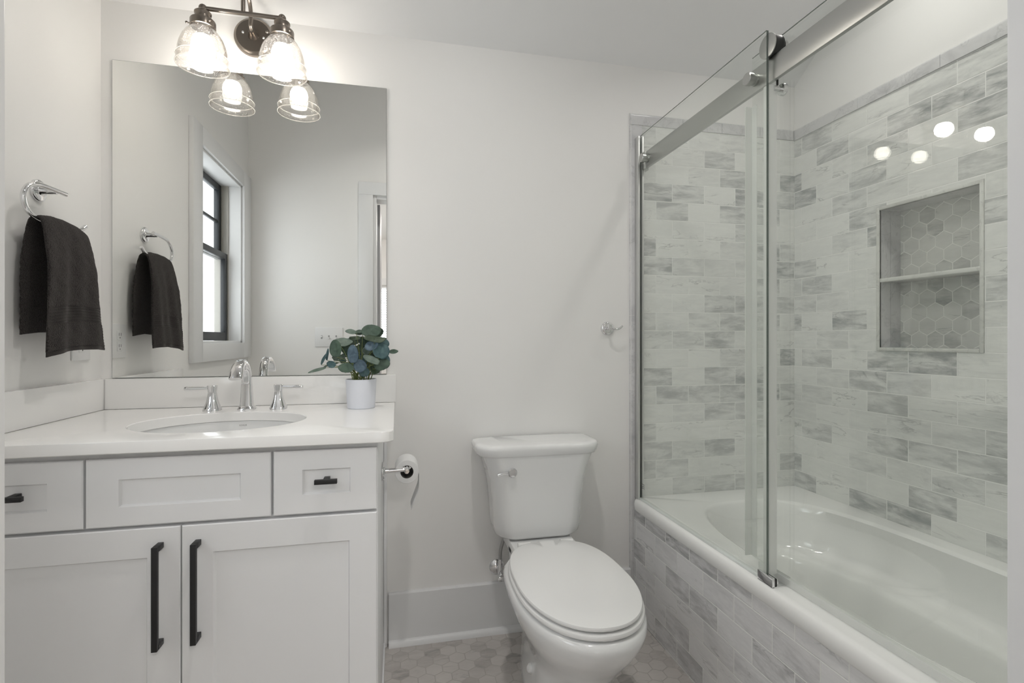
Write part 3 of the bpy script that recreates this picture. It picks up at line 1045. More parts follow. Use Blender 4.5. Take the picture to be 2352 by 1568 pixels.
def on_rect(a):
    """outer outline point in the direction a from the sink centre, right front corner rounded"""
    dx, dy = math.cos(a), math.sin(a)
    ts = []
    if dx > 1e-9: ts.append((CX1 - SX) / dx)
    if dx < -1e-9: ts.append((CX0 - SX) / dx)
    if dy > 1e-9: ts.append((D - SY) / dy)
    if dy < -1e-9: ts.append((CY0 - SY) / dy)
    t = min(ts)
    x, y = SX + t * dx, SY + t * dy
    r = 0.030
    if x > CX1 - r and y < CY0 + r:
        ox, oy = CX1 - r, CY0 + r
        # intersect the ray with the corner arc
        fx_, fy_ = SX - ox, SY - oy
        b_ = fx_ * dx + fy_ * dy
        c_ = fx_ * fx_ + fy_ * fy_ - r * r
        t = -b_ + math.sqrt(max(b_ * b_ - c_, 0))
        x, y = SX + t * dx, SY + t * dy
    return x, y


extra = [math.atan2(y - SY, x - SX) % (2 * math.pi) for x, y in ((CX0, D), (CX1, D), (CX0, CY0))]
a0 = math.atan2(CY0 - SY, CX1 - SX) % (2 * math.pi)
ang = sorted(set(ang + extra + [a0 + d * 0.012 for d in range(-8, 9)]))
rect = [on_rect(a) for a in ang]
ell = [(SX + SA * math.cos(a), SY + SB * math.sin(a)) for a in ang]
cx_, cy_ = SX, SY


def inset(pts, d):
    out = []
    for x, y in pts:
        nx = x - d if x > CX1 - 0.031 else x
        ny = y + d if y < CY0 + 0.031 else y
        out.append((nx, ny))
    return out


e_in = [(SX + (SA + 0.002) * math.cos(a), SY + (SB + 0.002) * math.sin(a)) for a in ang]
rings = [[(x, y, CZ0) for x, y in ell], [(x, y, CZ0) for x, y in inset(rect, 0.002)], [(x, y, CZ0 + 0.002) for x, y in rect], [(x, y, CZ1 - 0.0025) for x, y in rect],
         [(x, y, CZ1 - 0.0006) for x, y in inset(rect, 0.0008)], [(x, y, CZ1) for x, y in inset(rect, 0.003)], [(x, y, CZ1) for x, y in e_in], [(x, y, CZ1 - 0.002) for x, y in ell], [(x, y, CZ0) for x, y in ell]]
rr = [[bm.verts.new(p) for p in q] for q in rings]
skin(bm, rr, cap=False)
bmesh.ops.remove_doubles(bm, verts=bm.verts[:], dist=1e-6)
obj('slab', bm, M['quartz'], ct_, angle=30)
bm = NB(); box(bm, (XL + 0.0205, D - 0.020, CZ1 + 0.0008), (CX1 + 0.004, D - 0.0002, 1.0005), 0.0012); obj('backsplash', bm, M['quartz'], ct_)
bm = NB(); box(bm, (XL + 0.0002, CY0 + 0.004, CZ1 + 0.0008), (XL + 0.020, D - 0.0002, 1.0005), 0.0012); obj('side_splash', bm, M['quartz'], ct_)

sk = thing('sink_basin', (SX, SY, 0.74), 'oval white undermount sink basin set into the quartz', 'sink')
bm = NB()
N2 = 72
prof = [(1.10, CZ0 - 0.0015), (1.035, CZ0 - 0.0015), (1.03, CZ0 - 0.004), (1.025, CZ0 - 0.02), (1.0, CZ0 - 0.06), (0.93, CZ0 - 0.10), (0.78, CZ0 - 0.128), (0.5, CZ0 - 0.142), (0.12, CZ0 - 0.148)]
rings = [[(SX + SA * k * math.cos(2 * math.pi * i / N2), SY + SB * k * math.sin(2 * math.pi * i / N2), z) for i in range(N2)] for k, z in prof]
outer = [[(SX + SA * k * math.cos(2 * math.pi * i / N2), SY + SB * k * math.sin(2 * math.pi * i / N2), z) for i in range(N2)] for k, z in ((0.14, CZ0 - 0.160), (0.55, CZ0 - 0.153), (0.83, CZ0 - 0.138), (1.0, CZ0 - 0.10), (1.07, CZ0 - 0.05), (1.10, CZ0 - 0.012))]
rr = [[bm.verts.new(p) for p in q] for q in (outer[::1] + rings)]
skin(bm, rr, cap=True)
obj('bowl', bm, M['porc'], sk, angle=60)
bm = NB(); lathe(bm, (SX, SY, CZ0 - 0.1478), (0, 0, 1), [(0, 0.026), (0.002, 0.025), (0.0025, 0.016), (0.006, 0.014), (0.007, 0.0)]); obj('drain', bm, M['chrome'], sk)


def text_mesh(body, size, name, mat, parent, loc, rot, extr=0.0003):
    cu = bpy.data.curves.new('t', 'FONT')
    cu.body = body
    cu.size = size
    cu.extrude = extr
    cu.align_x = 'CENTER'
    cu.align_y = 'CENTER'
    t = bpy.data.objects.new('t', cu)
    COL.objects.link(t)
    dg = bpy.context.evaluated_depsgraph_get()
    me = bpy.data.meshes.new_from_object(t.evaluated_get(dg))
    bpy.data.objects.remove(t)
    bm = bmesh.new()
    bm.from_mesh(me)
    bpy.data.meshes.remove(me)
    bmesh.ops.transform(bm, matrix=Matrix.Translation(loc) @ rot, verts=bm.verts[:])
    return obj(name, bm, mat, parent, smooth=False)


text_mesh('KOHLER', 0.0060, 'maker_mark', M['grey'], sk, Vector((SX + 0.004, SY + SB * 1.0255 - 0.0022, CZ0 - 0.0150)), Matrix.Rotation(R(84), 4, 'X'))

# ------------------------------------------------------------------ faucet
fc = thing('faucet', (SX, 1.836, CZ1), 'chrome widespread faucet with two lever handles', 'faucet')


def oct_ring(c, fx_, fy_, wx, wy, ch=0.3, n=3):
    """soft octagon cross section"""
    pts = []
    for x, y in rrect(-wx, wx, -wy, wy, min(wx, wy) * ch * 2 * 0.5, n):
        pts.append(Vector(c) + fx_ * x + fy_ * y)
    return pts


bm = NB()
FY = 1.838
path = [(0, 0.000), (0, 0.004), (0, 0.006), (0, 0.010), (0, 0.013), (0, 0.04), (-0.001, 0.08), (-0.004, 0.108), (-0.014, 0.132), (-0.032, 0.149), (-0.054, 0.156), (-0.078, 0.153), (-0.100, 0.141), (-0.116, 0.124), (-0.124, 0.109)]
wid = [(0.0265, 0.0265), (0.0265, 0.0265), (0.0245, 0.0245), (0.0235, 0.0235), (0.0195, 0.0195), (0.0178, 0.0170), (0.0160, 0.0150), (0.0150, 0.0135), (0.0145, 0.0125), (0.0145, 0.0115), (0.0150, 0.0108), (0.0160, 0.0105), (0.0172, 0.0102), (0.0182, 0.0100), (0.0185, 0.0098)]
rings = []
for i, (y, z) in enumerate(path):
    a, b = path[max(i - 1, 0)], path[min(i + 1, len(path) - 1)]
    if i < 6:
        d = Vector((0, 0, 1))
    else:
        d = Vector((0, b[0] - a[0], b[1] - a[1])).normalized()
    fx_ = Vector((1, 0, 0))
    fy_ = d.cross(fx_)
    ch = 0.55 if i < 7 else 0.8
    rings.append(oct_ring((SX, FY + y, CZ1 + z), fx_, fy_, wid[i][0], wid[i][1], ch, 4))
loft(bm, rings)
obj('spout', bm, M['chrome'], fc, angle=45)


def lever(x, side):
    bm = NB()
    prof = [(0.0, 0.0255), (0.006, 0.0250), (0.009, 0.0235), (0.012, 0.0225), (0.020, 0.0195), (0.032, 0.0160), (0.045, 0.0135), (0.055, 0.0122), (0.0575, 0.0122)]
    rings = [oct_ring((x, FY - 0.004, CZ1 + h), Vector((1, 0, 0)), Vector((0, 1, 0)), r_, r_, 0.6, 4) for h, r_ in prof]
    loft(bm, rings)
    hb = obj('handle', bm, M['chrome'], fc, angle=40)
    bm = NB()
    loft(bm, [oct_ring((x, FY - 0.004, CZ1 + h), Vector((1, 0, 0)), Vector((0, 1, 0)), r_, r_, 0.6, 4) for h, r_ in ((0.058, 0.0118), (0.061, 0.0118), (0.076, 0.0135), (0.080, 0.0138), (0.0815, 0.0125))])
    rings = []
    for dx, w_, h_ in ((0.008, 0.0060, 0.0052), (0.020, 0.0062, 0.0052), (0.045, 0.0070, 0.0058), (0.068, 0.0082, 0.0066), (0.076, 0.0080, 0.0066), (0.078, 0.0065, 0.0052)):
        rings.append(oct_ring((x + side * dx, FY - 0.004 - 0.10 * dx, CZ1 + 0.0725 + 0.00 * dx), Vector((0, 1, 0)), Vector((0, 0, 1)), w_, h_, 0.7, 3))
    loft(bm, rings)
    obj('lever', bm, M['chrome'], hb, angle=40)


lever(-0.586, -1)
lever(-0.386, 1)

# ------------------------------------------------------------------ mirror
mr = thing('wall_mirror', (-0.48, D, 1.004), 'large frameless wall mirror above the vanity', 'mirror')
bm = NB(); box(bm, (-0.922, D - 0.006, 1.004), (-0.0385, D - 0.0056, 2.059)); obj('glass', bm, M['mirror'], mr, smooth=False)
bm = NB(); box(bm, (-0.923, D - 0.0056, 1.003), (-0.0375, D - 0.0003, 2.060)); obj('backing', bm, M['mirror_edge'], mr, smooth=False)

# ------------------------------------------------------------------ vanity light
LXA, LXB, LY = -0.601, -0.367, 1.796
LXC = -0.484
vl = thing('vanity_light', (LXC, D, 2.19), 'aged nickel vanity light with two seeded glass bell shades', 'light fixture')
bm = NB(); lathe(bm, (LXC - 0.003, D, 2.188), (0, -1, 0), [(0, 0.066), (0.012, 0.066), (0.016, 0.063), (0.018, 0.058), (0.021, 0.056), (0.022, 0.018), (0.030, 0.014), (0.040, 0.011), (0.052, 0.009), (0.054, 0.0)], 56); obj('wall_plate', bm, M['nickel'], vl)
for dx, dz in ((-0.033, 0.006), (0.033, -0.006)):
    bm = NB(); ball(bm, (LXC - 0.003 + dx, D - 0.022, 2.188 + dz), 0.005, 14); obj('plate_screw', bm, M['chrome'], vl)
bm = NB(); tube(bm, smooth_path([(LXC - 0.003, D - 0.045, 2.186), (LXC - 0.002, D - 0.060, 2.200), (LXC, D - 0.064, 2.222), (LXC, D - 0.070, 2.250), (LXC, D - 0.090, 2.272), (LXC, D - 0.112, 2.278), (LXC, D - 0.136, 2.270), (LXC, LY - 0.001, 2.248), (LXC, LY, 2.215), (LXC, LY, 2.182)]), 0.0066); obj('arm', bm, M['nickel'], vl)
bm = NB(); tube(bm, [(LXA, LY, 2.182), (LXB, LY, 2.182)], 0.0068); ball(bm, (LXA, LY, 2.182), 0.0125); ball(bm, (LXB, LY, 2.182), 0.0125); obj('crossbar', bm, M['nickel'], vl)
for x in (LXA, LXB):
    bm = NB(); lathe(bm, (x, LY, 2.176), (0, 0, -1), [(0, 0.012), (0.004, 0.019), (0.009, 0.0245), (0.014, 0.0245), (0.019, 0.022), (0.024, 0.023), (0.032, 0.0235), (0.034, 0.035), (0.037, 0.0365), (0.056, 0.0365), (0.057, 0.034), (0.040, 0.033), (0.036, 0.0)], 44); s_ = obj('socket', bm, M['nickel'], vl)
    for a in (188, 312, 70):
        d = Vector((math.cos(R(a)), math.sin(R(a)), 0))
        c = Vector((x, LY, 2.128))
        bm = NB(); tube(bm, [c + d * 0.034, c + d * 0.043], 0.002, 8); ball(bm, c + d * 0.045, 0.0042, 10); obj('thumb_screw', bm, M['nickel'], s_)
    pr = [(2.127, 0.0325), (2.118, 0.0330), (2.111, 0.038), (2.100, 0.0485), (2.083, 0.0585), (2.062, 0.0660), (2.042, 0.0705), (2.028, 0.0722), (2.025, 0.0742), (2.022, 0.0750), (2.019, 0.0742), (2.016, 0.0736), (2.001, 0.0752), (1.997, 0.0766)]
    th = 0.0026
    full = pr + [(1.997, 0.0766 - th)] + [(z, r_ - th) for z, r_ in pr[::-1] if z > 1.998]
    bm = NB()
    rings = [[(x + r_ * math.cos(2 * math.pi * k / 56), LY + r_ * math.sin(2 * math.pi * k / 56), z) for k in range(56)] for z, r_ in full]
    loft(bm, rings + [rings[0]], cap=False)
    bmesh.ops.remove_doubles(bm, verts=bm.verts[:], dist=1e-6)
    sh_ = obj('shade', bm, M['shade'], vl, angle=60)
    for zc_, rc_, tr_ in ((1.998, 0.0755, 0.0017), (2.0225, 0.0748, 0.0013)):
        bm = NB()
        rings = []
        for k in range(64):
            a = 2 * math.pi * k / 64
            d = Vector((math.cos(a), math.sin(a), 0))
            rings.append([Vector((x, LY, zc_)) + d * (rc_ + tr_ * math.cos(2 * math.pi * q / 8)) + Vector((0, 0, tr_ * math.sin(2 * math.pi * q / 8))) for q in range(8)])
        loft(bm, rings + [rings[0]], cap=False)
        bmesh.ops.remove_doubles(bm, verts=bm.verts[:], dist=1e-6)
        obj('shade_rim' if zc_ < 2.01 else 'shade_ridge', bm, M['rim'], sh_, angle=180)
    bm = NB(); lathe(bm, (x, LY, 2.136), (0, 0, -1), [(0, 0.013), (0.024, 0.014), (0.036, 0.017), (0.044, 0.0215)], 36); bb_ = obj('bulb_base', bm, M['bulb_base'], vl)
    bm = NB(); lathe(bm, (x, LY, 2.092), (0, 0, -1), [(0, 0.0216), (0.007, 0.0268), (0.016, 0.0305), (0.026, 0.0318), (0.036, 0.0303), (0.046, 0.0248), (0.053, 0.0170), (0.0565, 0.0085), (0.0575, 0.0)], 36); obj('bulb_globe', bm, M['bulb'], bb_)

# ------------------------------------------------------------------ towel ring and towel
tr = thing('towel_ring', (XL, 1.643, 1.53), 'chrome open towel ring on the left wall', 'towel ring')
bm = NB(); lathe(bm, (XL, 1.643, 1.537), (1, 0, 0), [(0, 0.030), (0.005, 0.030), (0.008, 0.028), (0.009, 0.025), (0.009, 0.012), (0.012, 0.0095), (0.047, 0.0075), (0.047, 0)], 40); obj('post', bm, M['chrome'], tr)
RXX = -0.911
rp = smooth_path([(RXX, 1.680, 1.539), (RXX, 1.62, 1.5375), (RXX, 1.565, 1.534), (RXX, 1.532, 1.522), (RXX, 1.514, 1.500), (RXX, 1.513, 1.478), (RXX, 1.527, 1.458), (RXX, 1.560, 1.446), (RXX, 1.62, 1.442), (RXX, 1.70, 1.444), (RXX, 1.745, 1.452), (RXX, 1.772, 1.468)], 8)
bm = NB(); tube(bm, rp, 0.0064, 16); obj('ring', bm, M['chrome'], tr)

tw = thing('hand_towel', (-0.90, 1.65, 1.09), 'dark charcoal terry hand towel hanging from the ring', 'towel')


def lerp(a, b, t):
    return a + (b - a) * t


BARZ = 1.444
FRL, BKL = 0.355, 0.305       # lengths of the front and back flaps
THK = 0.011


def towel_pt(wf_, s, side):
    """wf_ 0..1 across, s: arc position (negative back flap, 0 over the bar, positive front flap), side: +1 outer, -1 inner skin"""
    top0, top1 = 1.556, 1.752
    if s >= 0:
        t = s / FRL
        ya, yb = lerp(top0, 1.520, t ** 0.8), lerp(top1, 1.786, t ** 0.8)
        x = -0.911 + 0.016 + 0.012 * min(1, t * 3) + 0.016 * t
    else:
        t = -s / BKL
        ya, yb = lerp(top0, 1.545, min(1, t * 2)), lerp(top1, 1.775, min(1, t * 2))
        x = -0.911 - 0.016 - 0.010 * min(1, t * 3)
    y = lerp(ya, yb, wf_)
    sag = 0.010 * (4 * (wf_ - 0.5) ** 2) + (0.006 * (wf_ - 0.3) if s >= 0 else 0)
    z = BARZ + 0.014 - (abs(s)) - sag * (1 if s >= 0 else 1)
    if s > 0:
        z += 0.012 * t * (wf_ - 0.5) * 1.6
        x += 0.004 * math.sin(wf_ * 9 + 0.6) * min(1, t * 2.5) + 0.0025 * math.sin(wf_ * 21 + t * 4) * min(1, t * 2)
    # round over the bar
    rr_ = 0.016
    if abs(s) < rr_ * 1.57:
        a = s / rr_
        x = -0.911 + rr_ * math.sin(a)
        z = BARZ - 0.002 + rr_ * math.cos(a) - sag
    # puff: edges taper
    th = THK * (0.35 + 0.65 * (1 - abs(2 * wf_ - 1) ** 6))
    n = Vector((1, 0, 0.0)) if s > rr_ * 1.57 else (Vector((-1, 0, 0)) if s < -rr_ * 1.57 else Vector((math.sin(s / rr_), 0, math.cos(s / rr_))))
    jit = 0.0009 * math.sin(wf_ * 63 + s * 300) * math.sin(s * 410 + wf_ * 37)
    return Vector((x, y, z)) + n * ((th * 0.5 + jit) if side > 0 else -th * 0.5)


NW, NS = 40, 110
B0, B1 = 0.232, 0.276       # woven band on the front flap


def towel_mesh(s0, s1, ns, thick_off=0.0):
    bm = NB()
    g_o, g_i = [], []
    for j in range(ns + 1):
        s = lerp(s0, s1, j / ns)
        ro, ri = [], []
        for i in range(NW + 1):
            u = i / NW
            po = towel_pt(u, s, 1)
            pi = towel_pt(u, s, -1)
            d = (po - pi)
            ro.append(bm.verts.new(po + d * thick_off))
            ri.append(bm.verts.new(pi - d * thick_off))
        g_o.append(ro)
        g_i.append(ri)
    rings = [a + b[::-1] for a, b in zip(g_o, g_i)]
    skin(bm, rings, cap=True)
    return bm


obj('terry_body', towel_mesh(-BKL, B0, 90, 0.0), M['terry'], tw, angle=80)
obj('woven_band', towel_mesh(B0 - 0.001, B1 + 0.001, 18, -0.12), M['band'], tw, angle=80)
obj('terry_hem', towel_mesh(B1, FRL - 0.012, 24, 0.05), M['terry'], tw, angle=80)
obj('bound_edge', towel_mesh(FRL - 0.012, FRL, 4, -0.12), M['band'], tw, angle=80)
bm = NB()
for k in range(5):
    s = lerp(B0 + 0.006, B1 - 0.006, k / 4)
    pts = [towel_pt(i / NW, s, 1) + Vector((-0.001, 0, 0)) for i in range(1, NW)]
    tube(bm, pts, 0.0011, 6)
obj('band_ridges', bm, M['band'], tw)

# ------------------------------------------------------------------ outlet and switch
ou = thing('wall_outlet', (XL, 1.834, 1.125), 'white outlet plate on the left wall just below the towel', 'outlet')
bm = NB(); box(bm, (XL, 1.789, 1.066), (XL + 0.006, 1.880, 1.186), 0.002); obj('cover_plate', bm, M['plastic'], ou)
for z in (1.106, 1.146):
    bm = NB(); box(bm, (XL + 0.004, 1.818, z - 0.016), (XL + 0.008, 1.851, z + 0.016), 0.002); rc = obj('receptacle', bm, M['plastic'], ou)
    for dy, dz0, dz1, hw_ in ((-0.007, -0.002, 0.008, 0.001), (0.007, -0.002, 0.008, 0.001), (0, -0.011, -0.007, 0.002)):
        bm = NB(); box(bm, (XL + 0.0078, 1.8345 + dy - hw_, z + dz0), (XL + 0.0083, 1.8345 + dy + hw_, z + dz1)); obj('slot', bm, M['slot'], rc, smooth=False)

sw = thing('light_switch', (-0.452, YF, 1.148), 'white three gang switch plate by the door, seen in the mirror', 'light switch')
bm = NB(); box(bm, (-0.542, YF, 1.082), (-0.362, YF + 0.006, 1.214), 0.002); obj('cover_plate', bm, M['plastic'], sw)
for k, up in ((-1, 1), (0, -1), (1, -1)):
    x = -0.452 + k * 0.047
    bm = NB(); box(bm, (x - 0.005, YF + 0.0055, 1.136), (x + 0.005, YF + 0.0066, 1.160)); r_ = obj('toggle_slot', bm, M['grey'], sw, smooth=False)
    bm = NB(); z = 1.148 + 0.005 * up; box(bm, (x - 0.0042, YF + 0.006, z - 0.007), (x + 0.0042, YF + 0.015, z + 0.004), 0.001); obj('toggle', bm, M['plastic'], sw)

# ------------------------------------------------------------------ robe hook
hk = thing('robe_hook', (0.838, D, 1.17), 'round chrome robe hook between toilet and shower', 'hook')
bm = NB(); lathe(bm, (0.838, D, 1.176), (0, -1, 0), [(0, 0.028), (0.006, 0.028), (0.010, 0.025), (0.012, 0.020), (0.013, 0.012), (0.013, 0)], 40); obj('base', bm, M['chrome'], hk)
bm = NB(); tube(bm, smooth_path([(0.838, D - 0.010, 1.176), (0.836, D - 0.030, 1.175), (0.832, D - 0.040, 1.178), (0.826, D - 0.046, 1.190)], 6), [0.0065] * 19, 14)
tube(bm, smooth_path([(0.826, D - 0.046, 1.190), (0.836, D - 0.047, 1.178), (0.854, D - 0.048, 1.172), (0.872, D - 0.048, 1.176), (0.884, D - 0.047, 1.186)], 6), 0.0042, 14); obj('arm', bm, M['chrome'], hk)

# ------------------------------------------------------------------ toilet paper holder and roll
PX, PY, PZ = 0.032, 1.705, 0.700
hp = thing('paper_holder', (VX1, PY, PZ), 'chrome toilet paper holder fixed to the vanity side', 'toilet paper holder')
bm = NB(); lathe(bm, (VX1 + 0.001, PY, PZ + 0.005), (1, 0, 0), [(0, 0.030), (0.004, 0.030), (0.007, 0.027), (0.008, 0.012), (0.010, 0.0085), (0.020, 0.0075)], 36); obj('base', bm, M['chrome'], hp)
bm = NB(); tube(bm, smooth_path([(VX1 + 0.015, PY, PZ + 0.005), (VX1 + 0.045, PY, PZ + 0.006), (PX - 0.010, PY, PZ + 0.006), (PX - 0.002, PY + 0.003, PZ + 0.006), (PX, PY + 0.012, PZ + 0.006), (PX, PY + 0.05, PZ + 0.006), (PX, PY + 0.13, PZ + 0.006)], 6), 0.0072, 16)
ball(bm, (PX, PY + 0.131, PZ + 0.006), 0.0078); lathe(bm, (PX - 0.001, PY - 0.010, PZ + 0.001), (0, 1, 0), [(0, 0.0), (0.0005, 0.0075), (0.003, 0.0085), (0.012, 0.0085), (0.014, 0)], 24); obj('arm', bm, M['chrome'], hp)
pr_ = thing('paper_roll', (PX, PY + 0.07, PZ - 0.03), 'white toilet paper roll with a hanging strip, beside the vanity', 'toilet paper')
rc_, ro_, ri_ = Vector((PX, 0, PZ + 0.006 + 0.0075 - 0.0205)), 0.0385, 0.0210
bm = NB()
ya, yb = PY + 0.018, PY + 0.118
rings = []
for y, r_ in ((ya, ri_), (ya, ro_ - 0.001), (ya + 0.001, ro_), (yb - 0.001, ro_), (yb, ro_ - 0.001), (yb, ri_), (ya, ri_)):
    rings.append([(rc_.x + r_ * math.cos(2 * math.pi * k / 48), y, rc_.z + r_ * math.sin(2 * math.pi * k / 48)) for k in range(48)])
loft(bm, rings, cap=False)
bmesh.ops.remove_doubles(bm, verts=bm.verts[:], dist=1e-6)
obj('paper', bm, M['paper'], pr_, angle=40)
bm = NB()
rings = []
for y, r_ in ((ya - 0.0003, ri_ + 0.0004), (ya - 0.0003, ri_ - 0.0012), (yb + 0.0003, ri_ - 0.0012), (yb + 0.0003, ri_ + 0.0004), (ya - 0.0003, ri_ + 0.0004)):
    rings.append([(rc_.x + r_ * math.cos(2 * math.pi * k / 48), y, rc_.z + r_ * math.sin(2 * math.pi * k / 48)) for k in range(48)])
loft(bm, rings, cap=False)
bmesh.ops.remove_doubles(bm, verts=bm.verts[:], dist=1e-6)
obj('core', bm, M['core'], pr_, angle=40)
bm = NB()
tail = smooth_path([(rc_.x + ro_ * 0.95, 0, rc_.z + 0.012), (rc_.x + ro_ + 0.0008, 0, rc_.z - 0.005), (rc_.x + ro_ + 0.002, 0, rc_.z - 0.03), (rc_.x + ro_ + 0.001, 0, rc_.z - 0.058), (rc_.x + ro_ - 0.008, 0, rc_.z - 0.085), (rc_.x + ro_ - 0.018, 0, rc_.z - 0.112), (rc_.x + ro_ - 0.024, 0, rc_.z - 0.128)], 5)
g1 = [[bm.verts.new((p.x + q, y, p.z)) for y in (ya + 0.001, yb - 0.001)] for p in tail for q in (0,)]
for a, b in zip(g1, g1[1:]):
    bm.faces.new((a[0], a[1], b[1], b[0]))
tl = obj('hanging_strip', bm, M['paper'], pr_)
so = tl.modifiers.new('thickness', 'SOLIDIFY'); so.thickness = 0.0006

# ------------------------------------------------------------------ potted plant
PC = Vector((-0.1185, 1.800, CZ1))
pl = thing('potted_plant', PC, 'artificial round leaved plant in a white pot on the countertop', 'plant')
bm = NB(); lathe(bm, PC, (0, 0, 1), [(0.0, 0.0435), (0.002, 0.0455), (0.095, 0.0505), (0.0975, 0.0500), (0.0975, 0.0475), (0.086, 0.0465), (0.086, 0.0)], 56); obj('pot', bm, M['pot'], pl)
bm = NB(); lathe(bm, PC + Vector((0, 0, 0.0862)), (0, 0, 1), [(0, 0.0463), (0.002, 0.046), (0.004, 0.03), (0.005, 0.0)], 32); obj('soil', bm, M['soil'], pl)


def leaf(c, rx, ry, nrm, roll, mat, cup=0.18, fold=0.0):
    """round leaf: centre c (offset from the pot's axis, height over the countertop), half sizes, facing direction, roll of the tip"""
    c = PC + Vector(c)
    n = Vector(nrm).normalized()
    up = Vector((0, 0, 1))
    x = up.cross(n)
    if x.length < 0.05:
        x = Vector((1, 0, 0))
    x.normalize()
    y = n.cross(x)
    a = R(roll)
    X_, Y_ = x * math.cos(a) + y * math.sin(a), -x * math.sin(a) + y * math.cos(a)
    bm = NB()
    rings = []
    NR, NA = 6, 28
    seed = random.random() * 6
    for j in range(NR + 1):
        q = j / NR
        ring = []
        for k in range(NA):
            t = 2 * math.pi * k / NA
            lx = rx * q * math.cos(t)
            ly = ry * q * (math.sin(t) * (1.0 + (0.10 if math.sin(t) > 0 else -0.02) * abs(math.sin(t)) ** 3))
            if math.sin(t) < -0.97:
                ly *= 0.93
            h = cup * rx * (q * q) * (0.6 + 0.4 * math.cos(2 * t)) + fold * abs(lx) + 0.06 * rx * q * q * math.sin(3 * t + seed)
            h -= 0.05 * rx * math.exp(-(lx / (0.08 * rx)) ** 2) * (1 - 0.3 * q)
            ring.append(c + X_ * lx + Y_ * ly + n * h)
        rings.append(ring)
    for th in (0,):
        cv = bm.verts.new(rings[0][0])
        rr = [[bm.verts.new(p) for p in ring] for ring in rings[1:]]
        for k in range(NA):
            bm.faces.new((cv, rr[0][k], rr[0][(k + 1) % NA]))
        skin(bm, rr, cap=False)
    lf = obj('leaf', bm, M[mat], pl, angle=80)
    so = lf.modifiers.new('thickness', 'SOLIDIFY'); so.thickness = 0.0007
    base = c - Y_ * ry * 0.93
    root = PC + Vector((random.uniform(-0.028, 0.028), random.uniform(-0.026, 0.026), 0.086))
    mid = root.lerp(base, 0.55) + Vector((0, 0, 0.022))
    bm = NB(); tube(bm, smooth_path([root, root.lerp(mid, 0.5) + Vector((0, 0, 0.012)), mid, base], 5), [lerp(0.0016, 0.0008, i / 15) for i in range(16)], 6); obj('stem', bm, M['stem'], pl)


